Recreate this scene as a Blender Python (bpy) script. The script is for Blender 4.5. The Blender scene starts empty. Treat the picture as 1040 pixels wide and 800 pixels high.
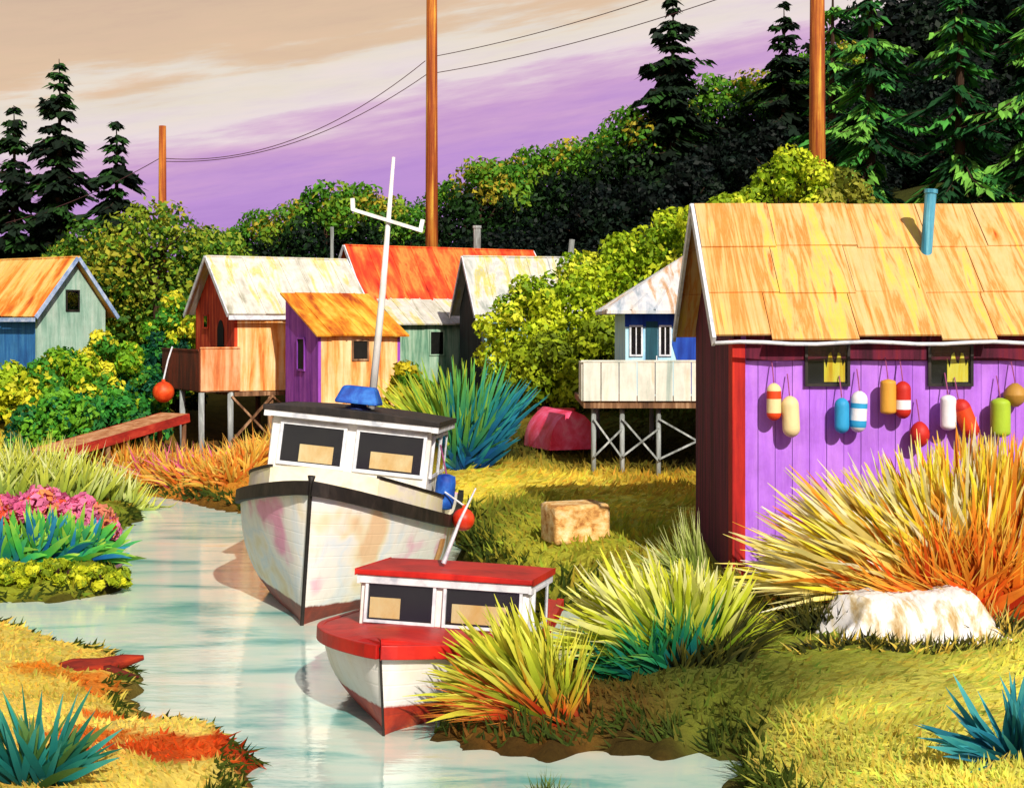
import bpy, math, random
import numpy as np
from mathutils import Vector, Matrix, Euler
random.seed(7); RS = np.random.RandomState(11)
C = bpy.context.scene.collection
R = math.radians
SC = bpy.context.scene
EYE, F, HY = 4.4, 1400.0, 330.0           # eye height, focal length in photo pixels, horizon row

def wx(px, Y): return (px-520)/F*Y         # photo column + distance -> world X
def wz(py, Y): return EYE+(HY-py)/F*Y      # photo row + distance -> world Z
def P(px, py, Y): return Vector((wx(px,Y), Y, wz(py,Y)))
def lin(h, k=1.0):
    h = h.lstrip('#'); o = []
    for i in (0,2,4):
        c = int(h[i:i+2],16)/255
        o.append((c/12.92 if c <= .04045 else ((c+.055)/1.055)**2.4)*k)
    return tuple(o)
def rgba(h, k=1.0): return (*lin(h,k),1)

# ------------------------------------------------------------------ materials
def nodes(name):
    m = bpy.data.materials.new(name); m.use_nodes = True
    nt = m.node_tree; nt.nodes.clear()
    out = nt.nodes.new('ShaderNodeOutputMaterial'); b = nt.nodes.new('ShaderNodeBsdfPrincipled')
    nt.links.new(b.outputs[0], out.inputs[0])
    return m, nt, b
def ramp(nt, stops, fac, interp='LINEAR'):
    r = nt.nodes.new('ShaderNodeValToRGB'); cr = r.color_ramp; cr.interpolation = interp
    while len(cr.elements) < len(stops): cr.elements.new(.5)
    for e,(p,c) in zip(cr.elements, stops): e.position = p; e.color = c
    nt.links.new(fac, r.inputs[0]); return r.outputs[0]
def tex(nt, scale, ns=1.0, detail=6, rough=.6, dist=0.0, off=(0,0,0)):
    t = nt.nodes.new('ShaderNodeTexCoord'); mp = nt.nodes.new('ShaderNodeMapping')
    mp.inputs['Scale'].default_value = scale; mp.inputs['Location'].default_value = off
    n = nt.nodes.new('ShaderNodeTexNoise'); n.inputs['Scale'].default_value = ns
    n.inputs['Detail'].default_value = detail; n.inputs['Roughness'].default_value = rough; n.inputs['Distortion'].default_value = dist
    nt.links.new(t.outputs['Object'], mp.inputs[0]); nt.links.new(mp.outputs[0], n.inputs[0])
    return n.outputs[0]
def mixc(nt, fac, a, b, mode='MIX'):
    m = nt.nodes.new('ShaderNodeMix'); m.data_type = 'RGBA'; m.blend_type = mode
    for s,v in ((0,fac),(6,a),(7,b)):
        if hasattr(v,'links') or hasattr(v,'is_linked'): nt.links.new(v, m.inputs[s])
        else: m.inputs[s].default_value = v
    return m.outputs[2]
MC = {}
def mat(name, cols, scale=(5,5,.5), rough=.75, bump=.25, k=.8, off=(0,0,0), lo=.32, hi=.68, wear=.35, spec=.3):
    """streaky weathered paint: noise stretched along one axis drives a ramp of the surface's own colours"""
    if name in MC: return MC[name]
    m, nt, b = nodes(name)
    n = tex(nt, scale, 1.0, 7, .62, .4, off)
    st = [(lo+(hi-lo)*i/max(1,len(cols)-1), rgba(c,k)) for i,c in enumerate(cols)]
    col = ramp(nt, st, n)
    n2 = tex(nt, (2.3,2.3,2.3), 1.0, 8, .7)
    w = ramp(nt, [(.35,(.55,.52,.5,1)),(.6,(1,1,1,1))], n2)
    col = mixc(nt, wear, col, w, 'MULTIPLY')
    nt.links.new(col, b.inputs['Base Color'])
    b.inputs['Roughness'].default_value = rough; b.inputs['Specular IOR Level'].default_value = spec
    if bump:
        n3 = tex(nt, tuple(s*3 for s in scale), 1.0, 6, .7)
        bp = nt.nodes.new('ShaderNodeBump'); bp.inputs['Strength'].default_value = bump; bp.inputs['Distance'].default_value = .03
        nt.links.new(n3, bp.inputs['Height']); nt.links.new(bp.outputs[0], b.inputs['Normal'])
    MC[name] = m; return m
def leafmat(name, trans=.3, rough=.6):
    m, nt, b = nodes(name)
    a = nt.nodes.new('ShaderNodeAttribute'); a.attribute_name = 'Col'
    n = tex(nt, (3,3,3), 1.0, 4, .6)
    v = ramp(nt, [(.3,(.72,.75,.7,1)),(.7,(1.2,1.18,1.1,1))], n)
    col = mixc(nt, .8, a.outputs['Color'], v, 'MULTIPLY')
    nt.links.new(col, b.inputs['Base Color']); b.inputs['Roughness'].default_value = rough; b.inputs['Specular IOR Level'].default_value = .2
    tr = nt.nodes.new('ShaderNodeBsdfTranslucent'); nt.links.new(col, tr.inputs[0])
    mx = nt.nodes.new('ShaderNodeMixShader'); mx.inputs[0].default_value = trans
    out = [x for x in nt.nodes if x.type=='OUTPUT_MATERIAL'][0]
    nt.links.new(b.outputs[0], mx.inputs[1]); nt.links.new(tr.outputs[0], mx.inputs[2]); nt.links.new(mx.outputs[0], out.inputs[0])
    return m
LEAF = leafmat('leaf'); NEEDLE = leafmat('needle', .12, .7)
def glassmat():
    m, nt, b = nodes('glass')
    nt.nodes.remove(b); out = nt.nodes[0]
    t = nt.nodes.new('ShaderNodeBsdfTransparent'); t.inputs[0].default_value = (.9,.93,.93,1)
    g = nt.nodes.new('ShaderNodeBsdfGlossy'); g.inputs['Roughness'].default_value = .05
    mx = nt.nodes.new('ShaderNodeMixShader')
    fr = nt.nodes.new('ShaderNodeFresnel'); fr.inputs[0].default_value = 1.42
    nt.links.new(fr.outputs[0], mx.inputs[0]); nt.links.new(t.outputs[0], mx.inputs[1]); nt.links.new(g.outputs[0], mx.inputs[2]); nt.links.new(mx.outputs[0], out.inputs[0])
    return m
GLASS = glassmat()
DARK = mat('dark_interior', ['#0d0b09','#1a1712'], (3,3,3), .9, 0, 1, wear=0)
BLACK = mat('black_paint', ['#14110f','#241e1a','#3a302a'], (4,4,2), .6, .2, .8)
WHITE = mat('white_paint', ['#cfc8bd','#f2efe8','#ffffff'], (3,3,1), .55, .15, .82, wear=.2)
TRIM = mat('white_trim', ['#b9c0cc','#e8eaf0','#ffffff'], (4,4,4), .6, .15, .8, wear=.25)
BLIND = mat('tan_blind', ['#f4b868','#fccc8c','#ffe0a8'], (4,4,2), .8, .1, 1.0, wear=.15)
ROPE = mat('rope', ['#8a3a6a','#b06090'], (9,9,9), .9, .2, .8)
BARK = mat('bark', ['#1c120c','#3a2618','#4d3320'], (6,6,1), .9, .4, .8)
POLEW = mat('pole_wood', ['#6a2a12','#9c4418','#cc7a28','#e8c04a'], (7,7,.25), .8, .4, .75)
STILT = mat('stilt_wood', ['#6d6f6a','#9fa6a4','#d8dcdb'], (6,6,.7), .85, .3, .8)
STILTB = mat('stilt_brown', ['#4d3423','#8c6444','#c9a27c'], (6,6,.7), .85, .3, .8)

# ------------------------------------------------------------------ mesh builder
class MB:
    def __init__(s): s.v=[]; s.f=[]; s.m=[]; s.mi=0
    def add(s, vs, fs):
        o=len(s.v); s.v += [tuple(x) for x in vs]
        s.f += [tuple(i+o for i in f) for f in fs]; s.m += [s.mi]*len(fs)
    def box(s, lo, hi, M=None):
        x0,y0,z0=lo; x1,y1,z1=hi
        vs=[Vector(p) for p in ((x0,y0,z0),(x1,y0,z0),(x1,y1,z0),(x0,y1,z0),(x0,y0,z1),(x1,y0,z1),(x1,y1,z1),(x0,y1,z1))]
        if M: vs=[M@v for v in vs]
        s.add(vs,[(0,3,2,1),(4,5,6,7),(0,1,5,4),(1,2,6,5),(2,3,7,6),(3,0,4,7)])
    def frame(s, o, u, v, n, w0,w1,h0,h1,d0,d1):   # box in a plane frame o + u*w + v*h + n*d
        vs=[o+u*a+v*b+n*c for c in (d0,d1) for (a,b) in ((w0,h0),(w1,h0),(w1,h1),(w0,h1))]
        s.add(vs,[(0,3,2,1),(4,5,6,7),(0,1,5,4),(1,2,6,5),(2,3,7,6),(3,0,4,7)])
    def bar(s, p, q, w, h=None):
        p=Vector(p); q=Vector(q); h=h or w; d=(q-p).normalized()
        up=Vector((0,0,1)) if abs(d.z)<.95 else Vector((0,1,0))
        a=d.cross(up).normalized()*w/2; b=a.cross(d).normalized()*h/2
        vs=[c+x for c in (p,q) for x in (-a-b,a-b,a+b,-a+b)]
        s.add(vs,[(0,1,2,3),(7,6,5,4),(0,4,5,1),(1,5,6,2),(2,6,7,3),(3,7,4,0)])
    def tube(s, pts, rad, n=8):
        pts=[Vector(p) for p in pts]
        if not hasattr(rad,'__len__'): rad=[rad]*len(pts)
        vs=[]; fs=[]; a=None
        for i,p in enumerate(pts):
            d=(pts[min(i+1,len(pts)-1)]-pts[max(i-1,0)]).normalized()
            if a is None: a=d.orthogonal().normalized()
            a=(a-d*a.dot(d)).normalized(); b=d.cross(a)
            for k in range(n):
                t=2*math.pi*k/n; vs.append(p+(a*math.cos(t)+b*math.sin(t))*rad[i])
        for i in range(len(pts)-1):
            for k in range(n):
                fs.append((i*n+k,i*n+(k+1)%n,(i+1)*n+(k+1)%n,(i+1)*n+k))
        fs.append(tuple(range(n-1,-1,-1))); fs.append(tuple((len(pts)-1)*n+k for k in range(n)))
        s.add(vs,fs)
    def prism(s, poly, vec):
        poly=[Vector(p) for p in poly]; vec=Vector(vec); n=len(poly)
        fs=[tuple(range(n-1,-1,-1)),tuple(range(n,2*n))]+[(i,(i+1)%n,n+(i+1)%n,n+i) for i in range(n)]
        s.add(poly+[p+vec for p in poly],fs)
    def lathe(s, prof, c=(0,0,0), n=16, mids=None):
        c=Vector(c); vs=[]
        for r,z in prof:
            for k in range(n):
                t=2*math.pi*k/n; vs.append(c+Vector((r*math.cos(t),r*math.sin(t),z)))
        o=len(s.v); s.v+= [tuple(v) for v in vs]
        for i in range(len(prof)-1):
            for k in range(n):
                s.f.append((o+i*n+k,o+i*n+(k+1)%n,o+(i+1)*n+(k+1)%n,o+(i+1)*n+k)); s.m.append(mids[i] if mids else s.mi)
        s.f.append(tuple(o+k for k in range(n-1,-1,-1))); s.m.append(mids[0] if mids else s.mi)
        e=(len(prof)-1)*n
        s.f.append(tuple(o+e+k for k in range(n))); s.m.append(mids[-1] if mids else s.mi)
    def build(s, name, mats, parent=None, bevel=0, smooth=False):
        me=bpy.data.meshes.new(name); me.from_pydata(s.v,[],s.f); me.validate()
        for m in (mats if isinstance(mats,(list,tuple)) else [mats]): me.materials.append(m)
        if len(me.polygons)==len(s.m): me.polygons.foreach_set('material_index',s.m)
        if smooth: me.polygons.foreach_set('use_smooth',[True]*len(me.polygons))
        o=bpy.data.objects.new(name,me); C.objects.link(o)
        if parent: o.parent=parent
        if bevel:
            b=o.modifiers.new('bevel','BEVEL'); b.width=bevel; b.segments=2; b.limit_method='ANGLE'; b.angle_limit=R(40)
        return o
def tag(o,label=None,cat=None,group=None,kind=None):
    if label: o['label']=label
    if cat: o['category']=cat
    if group: o['group']=group
    if kind: o['kind']=kind
    return o
def thing(name,label,cat,loc=(0,0,0),rz=0,group=None):
    o=bpy.data.objects.new(name,None); C.objects.link(o); o.location=loc; o.rotation_euler=(0,0,rz); o.empty_display_size=.2
    return tag(o,label,cat,group,'thing')
def dup(root,label=None,group=None):
    r=root.copy(); C.objects.link(r)
    if label: r['label']=label
    if group: r['group']=group
    for ch in root.children:
        c=ch.copy(); C.objects.link(c); c.parent=r
        for g in ch.children:
            d=g.copy(); C.objects.link(d); d.parent=c
    return r

# ------------------------------------------------------------------ terrain
def G(px,py): Y=EYE*F/(py-HY); return (wx(px,Y),Y)      # photo point on the water level
SHORE=[G(118,503),G(150,503),G(200,512),G(245,521),(-4.4,32.2),(-2.3,29.7),(-1.05,28.2),(-.8,25),(.1,22.3),(1.05,20.9),(1.15,19.2),(.8,17.3),(.2,16.0),(-.4,15.2),(-.95,14.75),
 G(470,762),G(560,768),G(640,764),G(690,767),G(745,774),G(752,800),(2.3,11),(4,8.2),(8,7),(40,6),(60,-70),(-60,-70),(-60,6),(-8,6.5),(-5,7.5),(-3.2,10),(-2.4,12.4),
 G(250,796),G(272,777),G(215,758),G(150,744),G(124,716),G(141,691),G(100,667),G(60,655),G(0,642),(-14,20.6),(-14,21.2),G(0,613),G(95,608),G(128,592),G(110,572),G(114,546),G(143,526),G(118,513)]
SH=np.array(SHORE)
def sdist(X,Y):
    d=np.full(X.shape,1e9); ins=np.zeros(X.shape,bool); n=len(SH)
    for i in range(n):
        ax,ay=SH[i]; bx,by=SH[(i+1)%n]; ex,ey=bx-ax,by-ay
        t=np.clip(((X-ax)*ex+(Y-ay)*ey)/(ex*ex+ey*ey),0,1)
        d=np.minimum(d,np.hypot(X-ax-t*ex,Y-ay-t*ey))
        c=((ay>Y)!=(by>Y))&(X<(bx-ax)*(Y-ay)/(by-ay+1e-12)+ax); ins^=c
    return np.where(ins,-d,d)
HP=np.array([(4.2,11.3,.6),(2.8,13,.5),(5,14,.66),(8,12,.7),(6,16.5,.72),(3.1,19.2,.75),(9,19,.8),(3,22,.85),(9,24,1.2),(1.0,15.2,.4),(1.7,15,.6),(3,16.2,.72),(1.2,23,.9),(2.5,25,.95),
(0,27,1.05),(2,30,1.1),(4.5,31,1.2),(-1,33,1.3),(1.2,34,1.55),(3,37,2.0),(-3,36,1.3),(-5,39,1.2),(-9,41,.6),(-7,43,.9),(-2,45,2),(-6,50,2.4),(2,46,3),(5,38,3),(8,40,5.5),(12,45,7),(15,38,5),
(12,30,2.5),(20,30,3),(-9,37.5,.35),(-12,38,.6),(-13,35,.4),(-15,44,2.4),(-14,40,1.6),(-18,40,2),(-8.5,30,.3),(-9,26,.35),(-9,23,.25),(-12,30,.5),(-20,25,.8),(-6,17,.35),(-5,14,.4),(-4,12,.5),
(-7,11,.6),(-12,15,.7),(-25,55,3.2),(-15,58,3),(-10,70,4),(0,60,4.5),(0,70,6),(9,70,9),(20,70,13),(25,60,12),(30,45,10),(-30,70,4),(0,100,9),(30,100,18),(-40,100,6),(20,55,10),(35,30,6),(40,15,3),
(0,300,8),(-300,200,8),(300,200,12),(-900,900,5),(900,900,5),(-300,0,3),(300,0,3),(0,-400,2)])
def idw(X,Y,pts,vals,eps,pw):
    num=0; den=0
    for i in range(len(pts)):
        w=1/((X-pts[i,0])**2+(Y-pts[i,1])**2+eps)**pw
        den=den+w
        num=num+(w[...,None]*vals[i] if vals.ndim>1 else w*vals[i])
    return num/(den[...,None] if vals.ndim>1 else den)
def wob(X,Y):
    return .03*np.sin(X*3.1+1.7*np.sin(Y*1.3))+.025*np.sin(Y*4.3+2*np.sin(X*2.1))+.015*np.sin(X*8.7+Y*6.1)
def height(X,Y):
    X=np.asarray(X,float); Y=np.asarray(Y,float)
    d=sdist(X,Y)+.12*np.sin(X*5.3+Y*2.7)+.08*np.sin(X*11.1-Y*8.3)
    b=idw(X,Y,HP,HP[:,2],1.2,2.2)
    up=b*(1-np.exp(-np.maximum(d,0)/.38))+wob(X,Y)*np.clip(d*1.5,0,1)
    dn=-np.minimum(.9,-np.minimum(d,0)*.7)
    return np.where(d>0,up+.015,dn)
def hz(x,y): return float(height(np.array([x]),np.array([y]))[0])
GC=[(4.5,12,'#e0d868'),(3.2,13.2,'#d8d05e'),(6,14,'#dcd464'),(8,12,'#ccc852'),(1.2,14.6,'#55441c'),(.4,14.6,'#6a4016'),(2.2,14.4,'#5c6422'),(2.0,15.3,'#4c5420'),(6,15.6,'#d0cc5c'),(3.6,16.5,'#8a9234'),(5.4,17.0,'#747c2c'),(7.5,17,'#8a8430'),
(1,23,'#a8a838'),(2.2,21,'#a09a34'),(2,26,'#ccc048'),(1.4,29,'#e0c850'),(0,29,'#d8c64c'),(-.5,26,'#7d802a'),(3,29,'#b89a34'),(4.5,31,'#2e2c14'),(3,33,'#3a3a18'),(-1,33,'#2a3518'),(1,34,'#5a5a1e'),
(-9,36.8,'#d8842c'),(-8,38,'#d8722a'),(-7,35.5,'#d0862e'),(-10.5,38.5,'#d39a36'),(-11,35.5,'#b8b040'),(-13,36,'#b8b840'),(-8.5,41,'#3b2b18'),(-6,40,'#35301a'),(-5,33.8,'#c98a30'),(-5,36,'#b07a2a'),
(-5,14,'#dcc460'),(-4,13.6,'#e4cc6c'),(-6,17.5,'#d8c05c'),(-5,15.6,'#dcc258'),(-4,12,'#d4bc58'),(-7,13,'#c7b050'),(-9,23,'#8b9428'),(-8.3,26,'#46561c'),(-8,28,'#4c5a1e'),(-9,30,'#7d8a2c'),(-14,28,'#7d8a2c'),(-20,15,'#a09a38'),
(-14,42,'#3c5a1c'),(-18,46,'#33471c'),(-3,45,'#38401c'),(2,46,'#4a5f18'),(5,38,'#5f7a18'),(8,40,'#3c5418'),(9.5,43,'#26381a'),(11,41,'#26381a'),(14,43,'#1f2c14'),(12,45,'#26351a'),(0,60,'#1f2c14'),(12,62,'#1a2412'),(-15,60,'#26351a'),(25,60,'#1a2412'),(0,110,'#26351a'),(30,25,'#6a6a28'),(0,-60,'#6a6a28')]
GP=np.array([(a,b) for a,b,_ in GC]); GV=np.array([np.minimum(1,np.array(lin(c,1.0))) for _,_,c in GC])
PATCH=[]
for px,py,Y,rx,ry,c in ((190,782,13.1,.62,.3,'#c9531d'),(250,776,13.5,.32,.3,'#b83a14'),(130,790,12.7,.5,.22,'#c0501c'),(92,697,16.2,.28,.4,'#cf7a2a'),(125,735,14.6,.42,.35,'#cf6f28'),(100,772,13.4,.5,.28,'#cc7228'),(40,690,16.2,.4,.25,'#d08a2c'),
   (215,470,36,.8,.5,'#d8507a'),(190,492,34.5,.7,.5,'#e08a3a'),(660,745,13.7,.35,.2,'#8c6a2c')):
    PATCH.append((wx(px,Y),Y,rx,ry,np.array(lin(c,1.0))))
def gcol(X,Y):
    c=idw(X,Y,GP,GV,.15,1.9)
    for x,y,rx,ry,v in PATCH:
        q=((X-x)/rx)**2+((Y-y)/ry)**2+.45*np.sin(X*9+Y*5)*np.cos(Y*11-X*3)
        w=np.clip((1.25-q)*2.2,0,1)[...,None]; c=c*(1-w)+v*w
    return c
def wetcol(X,Y):
    c=gcol(X,Y); d=sdist(X,Y)+.05*np.sin(X*7+Y*5)+.05*np.sin(X*13-Y*9); w=np.clip(1-np.abs(d-.02)/.22,0,1)[...,None]*.85; w=np.where((d<0)[...,None],.85,w)
    return c*(1-w)+np.array(lin('#33290f',.8))*w
def groundmesh():
    xs=np.concatenate([-np.geomspace(1500,26,16),np.arange(-25,-9,.5),np.arange(-9,10,.14),np.arange(10,26,.5),np.geomspace(26,1500,16)])
    ys=np.concatenate([-np.geomspace(900,8,12),np.arange(-6,9,1),np.arange(9,24,.14),np.arange(24,46,.3),np.arange(46,80,1.5),np.geomspace(81,2500,20)])
    X,Y=np.meshgrid(xs,ys); Z=height(X,Y); col=wetcol(X,Y)
    nx,ny=len(xs),len(ys)
    v=np.stack([X,Y,Z],-1).reshape(-1,3)
    i=(np.arange(ny-1)[:,None]*nx+np.arange(nx-1)[None,:]).reshape(-1)
    f=np.stack([i,i+1,i+nx+1,i+nx],-1)
    return v,f,col.reshape(-1,3)
def meshnp(name,v,f,col,m,parent=None,smooth=False):
    me=bpy.data.meshes.new(name); k=f.shape[1]
    me.vertices.add(len(v)); me.vertices.foreach_set('co',np.asarray(v,np.float32).ravel())
    me.loops.add(f.size); me.loops.foreach_set('vertex_index',f.astype(np.int32).ravel())
    me.polygons.add(len(f)); me.polygons.foreach_set('loop_start',np.arange(0,f.size,k,dtype=np.int32)); me.polygons.foreach_set('loop_total',np.full(len(f),k,np.int32))
    if smooth: me.polygons.foreach_set('use_smooth',np.ones(len(f),bool))
    a=me.color_attributes.new('Col','FLOAT_COLOR','POINT')
    a.data.foreach_set('color',np.concatenate([col,np.ones((len(col),1))],1).astype(np.float32).ravel())
    me.update(); me.validate(); me.materials.append(m)
    o=bpy.data.objects.new(name,me); C.objects.link(o)
    if parent: o.parent=parent
    return o
def groundmat():
    m,nt,b=nodes('ground_soil')
    a=nt.nodes.new('ShaderNodeAttribute'); a.attribute_name='Col'
    n=tex(nt,(1.2,2.6,1),1.0,8,.7,.8); v=ramp(nt,[(.3,(.55,.5,.42,1)),(.52,(1,1,1,1)),(.75,(1.3,1.25,.95,1))],n)
    n2=tex(nt,(14,30,14),1.0,6,.7); v2=ramp(nt,[(.3,(.7,.68,.6,1)),(.7,(1.2,1.2,1.1,1))],n2)
    c=mixc(nt,.75,a.outputs['Color'],v,'MULTIPLY'); c=mixc(nt,.7,c,v2,'MULTIPLY')
    nt.links.new(c,b.inputs['Base Color']); b.inputs['Roughness'].default_value=.95; b.inputs['Specular IOR Level'].default_value=.1
    bp=nt.nodes.new('ShaderNodeBump'); bp.inputs['Strength'].default_value=.6; bp.inputs['Distance'].default_value=.06
    nt.links.new(n2,bp.inputs['Height']); nt.links.new(bp.outputs[0],b.inputs['Normal'])
    return m
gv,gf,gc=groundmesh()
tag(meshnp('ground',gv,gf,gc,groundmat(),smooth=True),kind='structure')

def watermat():
    m,nt,b=nodes('creek_water')
    n=tex(nt,(.35,1.1,1),1.0,6,.6,.6)
    c=ramp(nt,[(.27,rgba('#2f9c9c',.95)),(.38,rgba('#7cc8c0',.95)),(.5,rgba('#d0ecdc',1)),(.66,rgba('#f0f2e0',1)),(.76,rgba('#ece09a',.95))],n)
    nt.links.new(c,b.inputs['Base Color']); b.inputs['Roughness'].default_value=.4; b.inputs['Specular IOR Level'].default_value=.3
    n1=tex(nt,(.9,4.2,1),1.0,4,.55,.5); n2=tex(nt,(5,22,1),1.0,3,.5)
    ad=nt.nodes.new('ShaderNodeMath'); ad.operation='MULTIPLY_ADD'; nt.links.new(n2,ad.inputs[0]); ad.inputs[1].default_value=.16; nt.links.new(n1,ad.inputs[2])
    bp=nt.nodes.new('ShaderNodeBump'); bp.inputs['Strength'].default_value=.17; bp.inputs['Distance'].default_value=.06
    nt.links.new(ad.outputs[0],bp.inputs['Height'])
    g=nt.nodes.new('ShaderNodeBsdfGlossy'); g.inputs['Roughness'].default_value=.045; g.inputs['Color'].default_value=(.97,.98,.96,1); nt.links.new(bp.outputs[0],g.inputs['Normal'])
    lw=nt.nodes.new('ShaderNodeFresnel'); lw.inputs[0].default_value=5.2
    mx=nt.nodes.new('ShaderNodeMixShader'); out=[x for x in nt.nodes if x.type=='OUTPUT_MATERIAL'][0]
    nt.links.new(lw.outputs[0],mx.inputs[0]); nt.links.new(b.outputs[0],mx.inputs[1]); nt.links.new(g.outputs[0],mx.inputs[2]); nt.links.new(mx.outputs[0],out.inputs[0])
    return m
w=MB(); w.add([(-59,-69,0),(59,-69,0),(59,37,0),(-59,37,0)],[(0,1,2,3)]); tag(w.build('water',watermat()),kind='structure')

# ------------------------------------------------------------------ foliage
def unit(v): return v/np.maximum(np.linalg.norm(v,axis=-1,keepdims=True),1e-9)
def leaves(cent,nrm,size,asp,cols,rs):
    """leaf quads: kite shape at cent, lying across nrm"""
    n=len(cent); a=unit(np.cross(nrm,rs.normal(size=(n,3)))); b=np.cross(nrm,a)
    L=size[:,None]; W=L*asp
    v=np.stack([cent-a*L,cent-b*W+nrm*L*.15,cent+a*L,cent+b*W+nrm*L*.15],1).reshape(-1,3)
    f=np.arange(n*4).reshape(n,4)
    return v,f,np.repeat(cols,4,axis=0)
def lumps(centres,radii,per,pal,size,rs,squash=.8,asp=.6,tipbias=.25):
    cs=[];ns=[];ss=[];co=[]
    pal=np.array([lin(p,.8) for p in pal])
    for c,r in zip(centres,radii):
        k=int(per*(r/np.mean(radii))**2)+4
        d=unit(rs.normal(size=(k,3))); rad=r*(.55+.5*rs.rand(k)**.6)
        p=np.array(c)+d*rad[:,None]*np.array([1,1,squash])
        cs.append(p); ns.append(unit(d+rs.normal(scale=.55,size=(k,3)))); ss.append(size*(.6+.8*rs.rand(k)))
        base=pal[rs.randint(len(pal))]; other=pal[rs.randint(len(pal),size=k)]
        mix=(rs.rand(k)<tipbias)[:,None]
        co.append(np.where(mix,other,base)*(.8+.45*rs.rand(k,1)))
    return leaves(np.concatenate(cs),np.concatenate(ns),np.concatenate(ss),asp,np.concatenate(co),rs)
def crownlumps(rs,n,R0,H,z0,top=1.0):
    c=[];r=[]
    for i in range(n):
        t=(i+.5)/n; z=z0+(H-z0)*t; w=R0*math.sin(math.pi*min(1,.18+.8*t))**.7
        a=i*2.4+rs.rand(); q=w*(.35+.65*rs.rand()**.5)
        c.append((q*math.cos(a),q*math.sin(a),z)); r.append(R0*(.26+.2*rs.rand()))
    return c,r
def tree_proto(name,H,R0,pal,seed,label,cat,group,n=34,per=70,size=.2,top=None):
    rs=np.random.RandomState(seed); t=thing(name,label,cat,group=group)
    b=MB(); b.tube([(0,0,-1.0),(.05,0,H*.3),(-.05,.08,H*.62),(0,0,H*.85)],[H*.03,H*.024,H*.015,.03],8)
    for i in range(6):
        a=i*1.1; z=H*(.3+.07*i); b.tube([(0,0,z),(R0*.4*math.cos(a),R0*.4*math.sin(a),z+H*.1),(R0*.7*math.cos(a),R0*.7*math.sin(a),z+H*.16)],[H*.012,H*.008,.02],6)
    b.build('trunk',BARK,t,smooth=True)
    c,r=crownlumps(rs,n,R0,H*.95,H*.18)
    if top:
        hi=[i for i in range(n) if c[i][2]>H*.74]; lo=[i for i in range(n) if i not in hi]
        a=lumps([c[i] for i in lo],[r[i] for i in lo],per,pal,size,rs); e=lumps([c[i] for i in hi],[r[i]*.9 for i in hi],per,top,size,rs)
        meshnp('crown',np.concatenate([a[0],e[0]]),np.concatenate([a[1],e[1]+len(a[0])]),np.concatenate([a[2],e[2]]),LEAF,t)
    else: meshnp('crown',*lumps(c,r,per,pal,size,rs),LEAF,t)
    return t
def conifer(name,H,R0,seed,label,group=None,pal=('#101e12','#16281a','#1c3418','#2c5420'),dens=1.0,droop=.3,z0=.08,leaf=.42,wid=.3,tiers=2.6,nb=(5,8)):
    rs=np.random.RandomState(seed); t=thing(name,label,'conifer',group=group)
    b=MB(); b.tube([(0,0,-1),(0,0,H*.5),(.03,0,H*.9),(0,0,H*1.02)],[H*.022,H*.014,.04,.015],8)
    pl=np.array([lin(p,.8) for p in pal]); cs=[];ss=[];co=[];ax=[]
    nl=int(H*tiers)
    for i in range(nl):
        u=i/(nl-1); z=H*(z0+(1-z0)*u**.95)+rs.normal()*.08; rr=R0*(1-u)**.85*(.72+.28*math.sin(i*2.1))+.14
        for k in range(rs.randint(*nb)):
            a=rs.rand()*6.283; L=rr*(.5+.65*rs.rand()); dz=-droop*L*(.6+.9*rs.rand())
            d=np.array([math.cos(a),math.sin(a),0]); sdv=np.array([-d[1],d[0],0]); o=np.array([0,0,z])
            pos=lambda q: o+d*L*q+np.array([0,0,dz*(1.5*q-.5*q**3)+.25*L*q*(u>.8)])
            if L>.5: b.tube([tuple(pos(0)),tuple(pos(.5)),tuple(pos(1))],[.035,.025,.008],4)
            base=pl[rs.randint(len(pl))]; m=max(5,int(L*13*dens))
            for q in range(m):
                f=(q+.7)/m; w=(1-f)*.9+.12
                sd=(1 if q%2 else -1)*(.35+.65*rs.rand())
                dirn=unit(d*.9+sdv*sd*.9+np.array([0,0,-.35-.35*rs.rand()])); p=pos(f)+sdv*sd*L*.10*w+rs.normal(scale=.04,size=3)
                cs.append(p); ax.append(dirn); ss.append(leaf*(.55+.6*rs.rand())*(.5+.5*min(1,L))*(.55+.45*w)); co.append(base*(.8+.5*rs.rand()))
    cs=np.array(cs);ax=np.array(ax);ss=np.array(ss)[:,None];co=np.array(co)
    up=np.array([0,0,1.0])+rs.normal(scale=.35,size=ax.shape); side=unit(np.cross(ax,up))*ss*wid
    v=np.stack([cs-ax*ss*.3,cs-side+ax*ss*.25,cs+ax*ss-np.array([0,0,.12])*ss,cs+side+ax*ss*.25],1).reshape(-1,3)
    b.build('trunk',BARK,t)
    meshnp('needles',v,np.arange(len(cs)*4).reshape(-1,4),np.repeat(co,4,0),NEEDLE,t)
    return t
def place(o,x,y,s=1,rz=None,sz=None,dz=-.1):
    o.location=(x,y,hz(x,y)+dz); o.scale=(s,s,sz or s); o.rotation_euler=(0,0,random.random()*6.28 if rz is None else rz); return o

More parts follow.
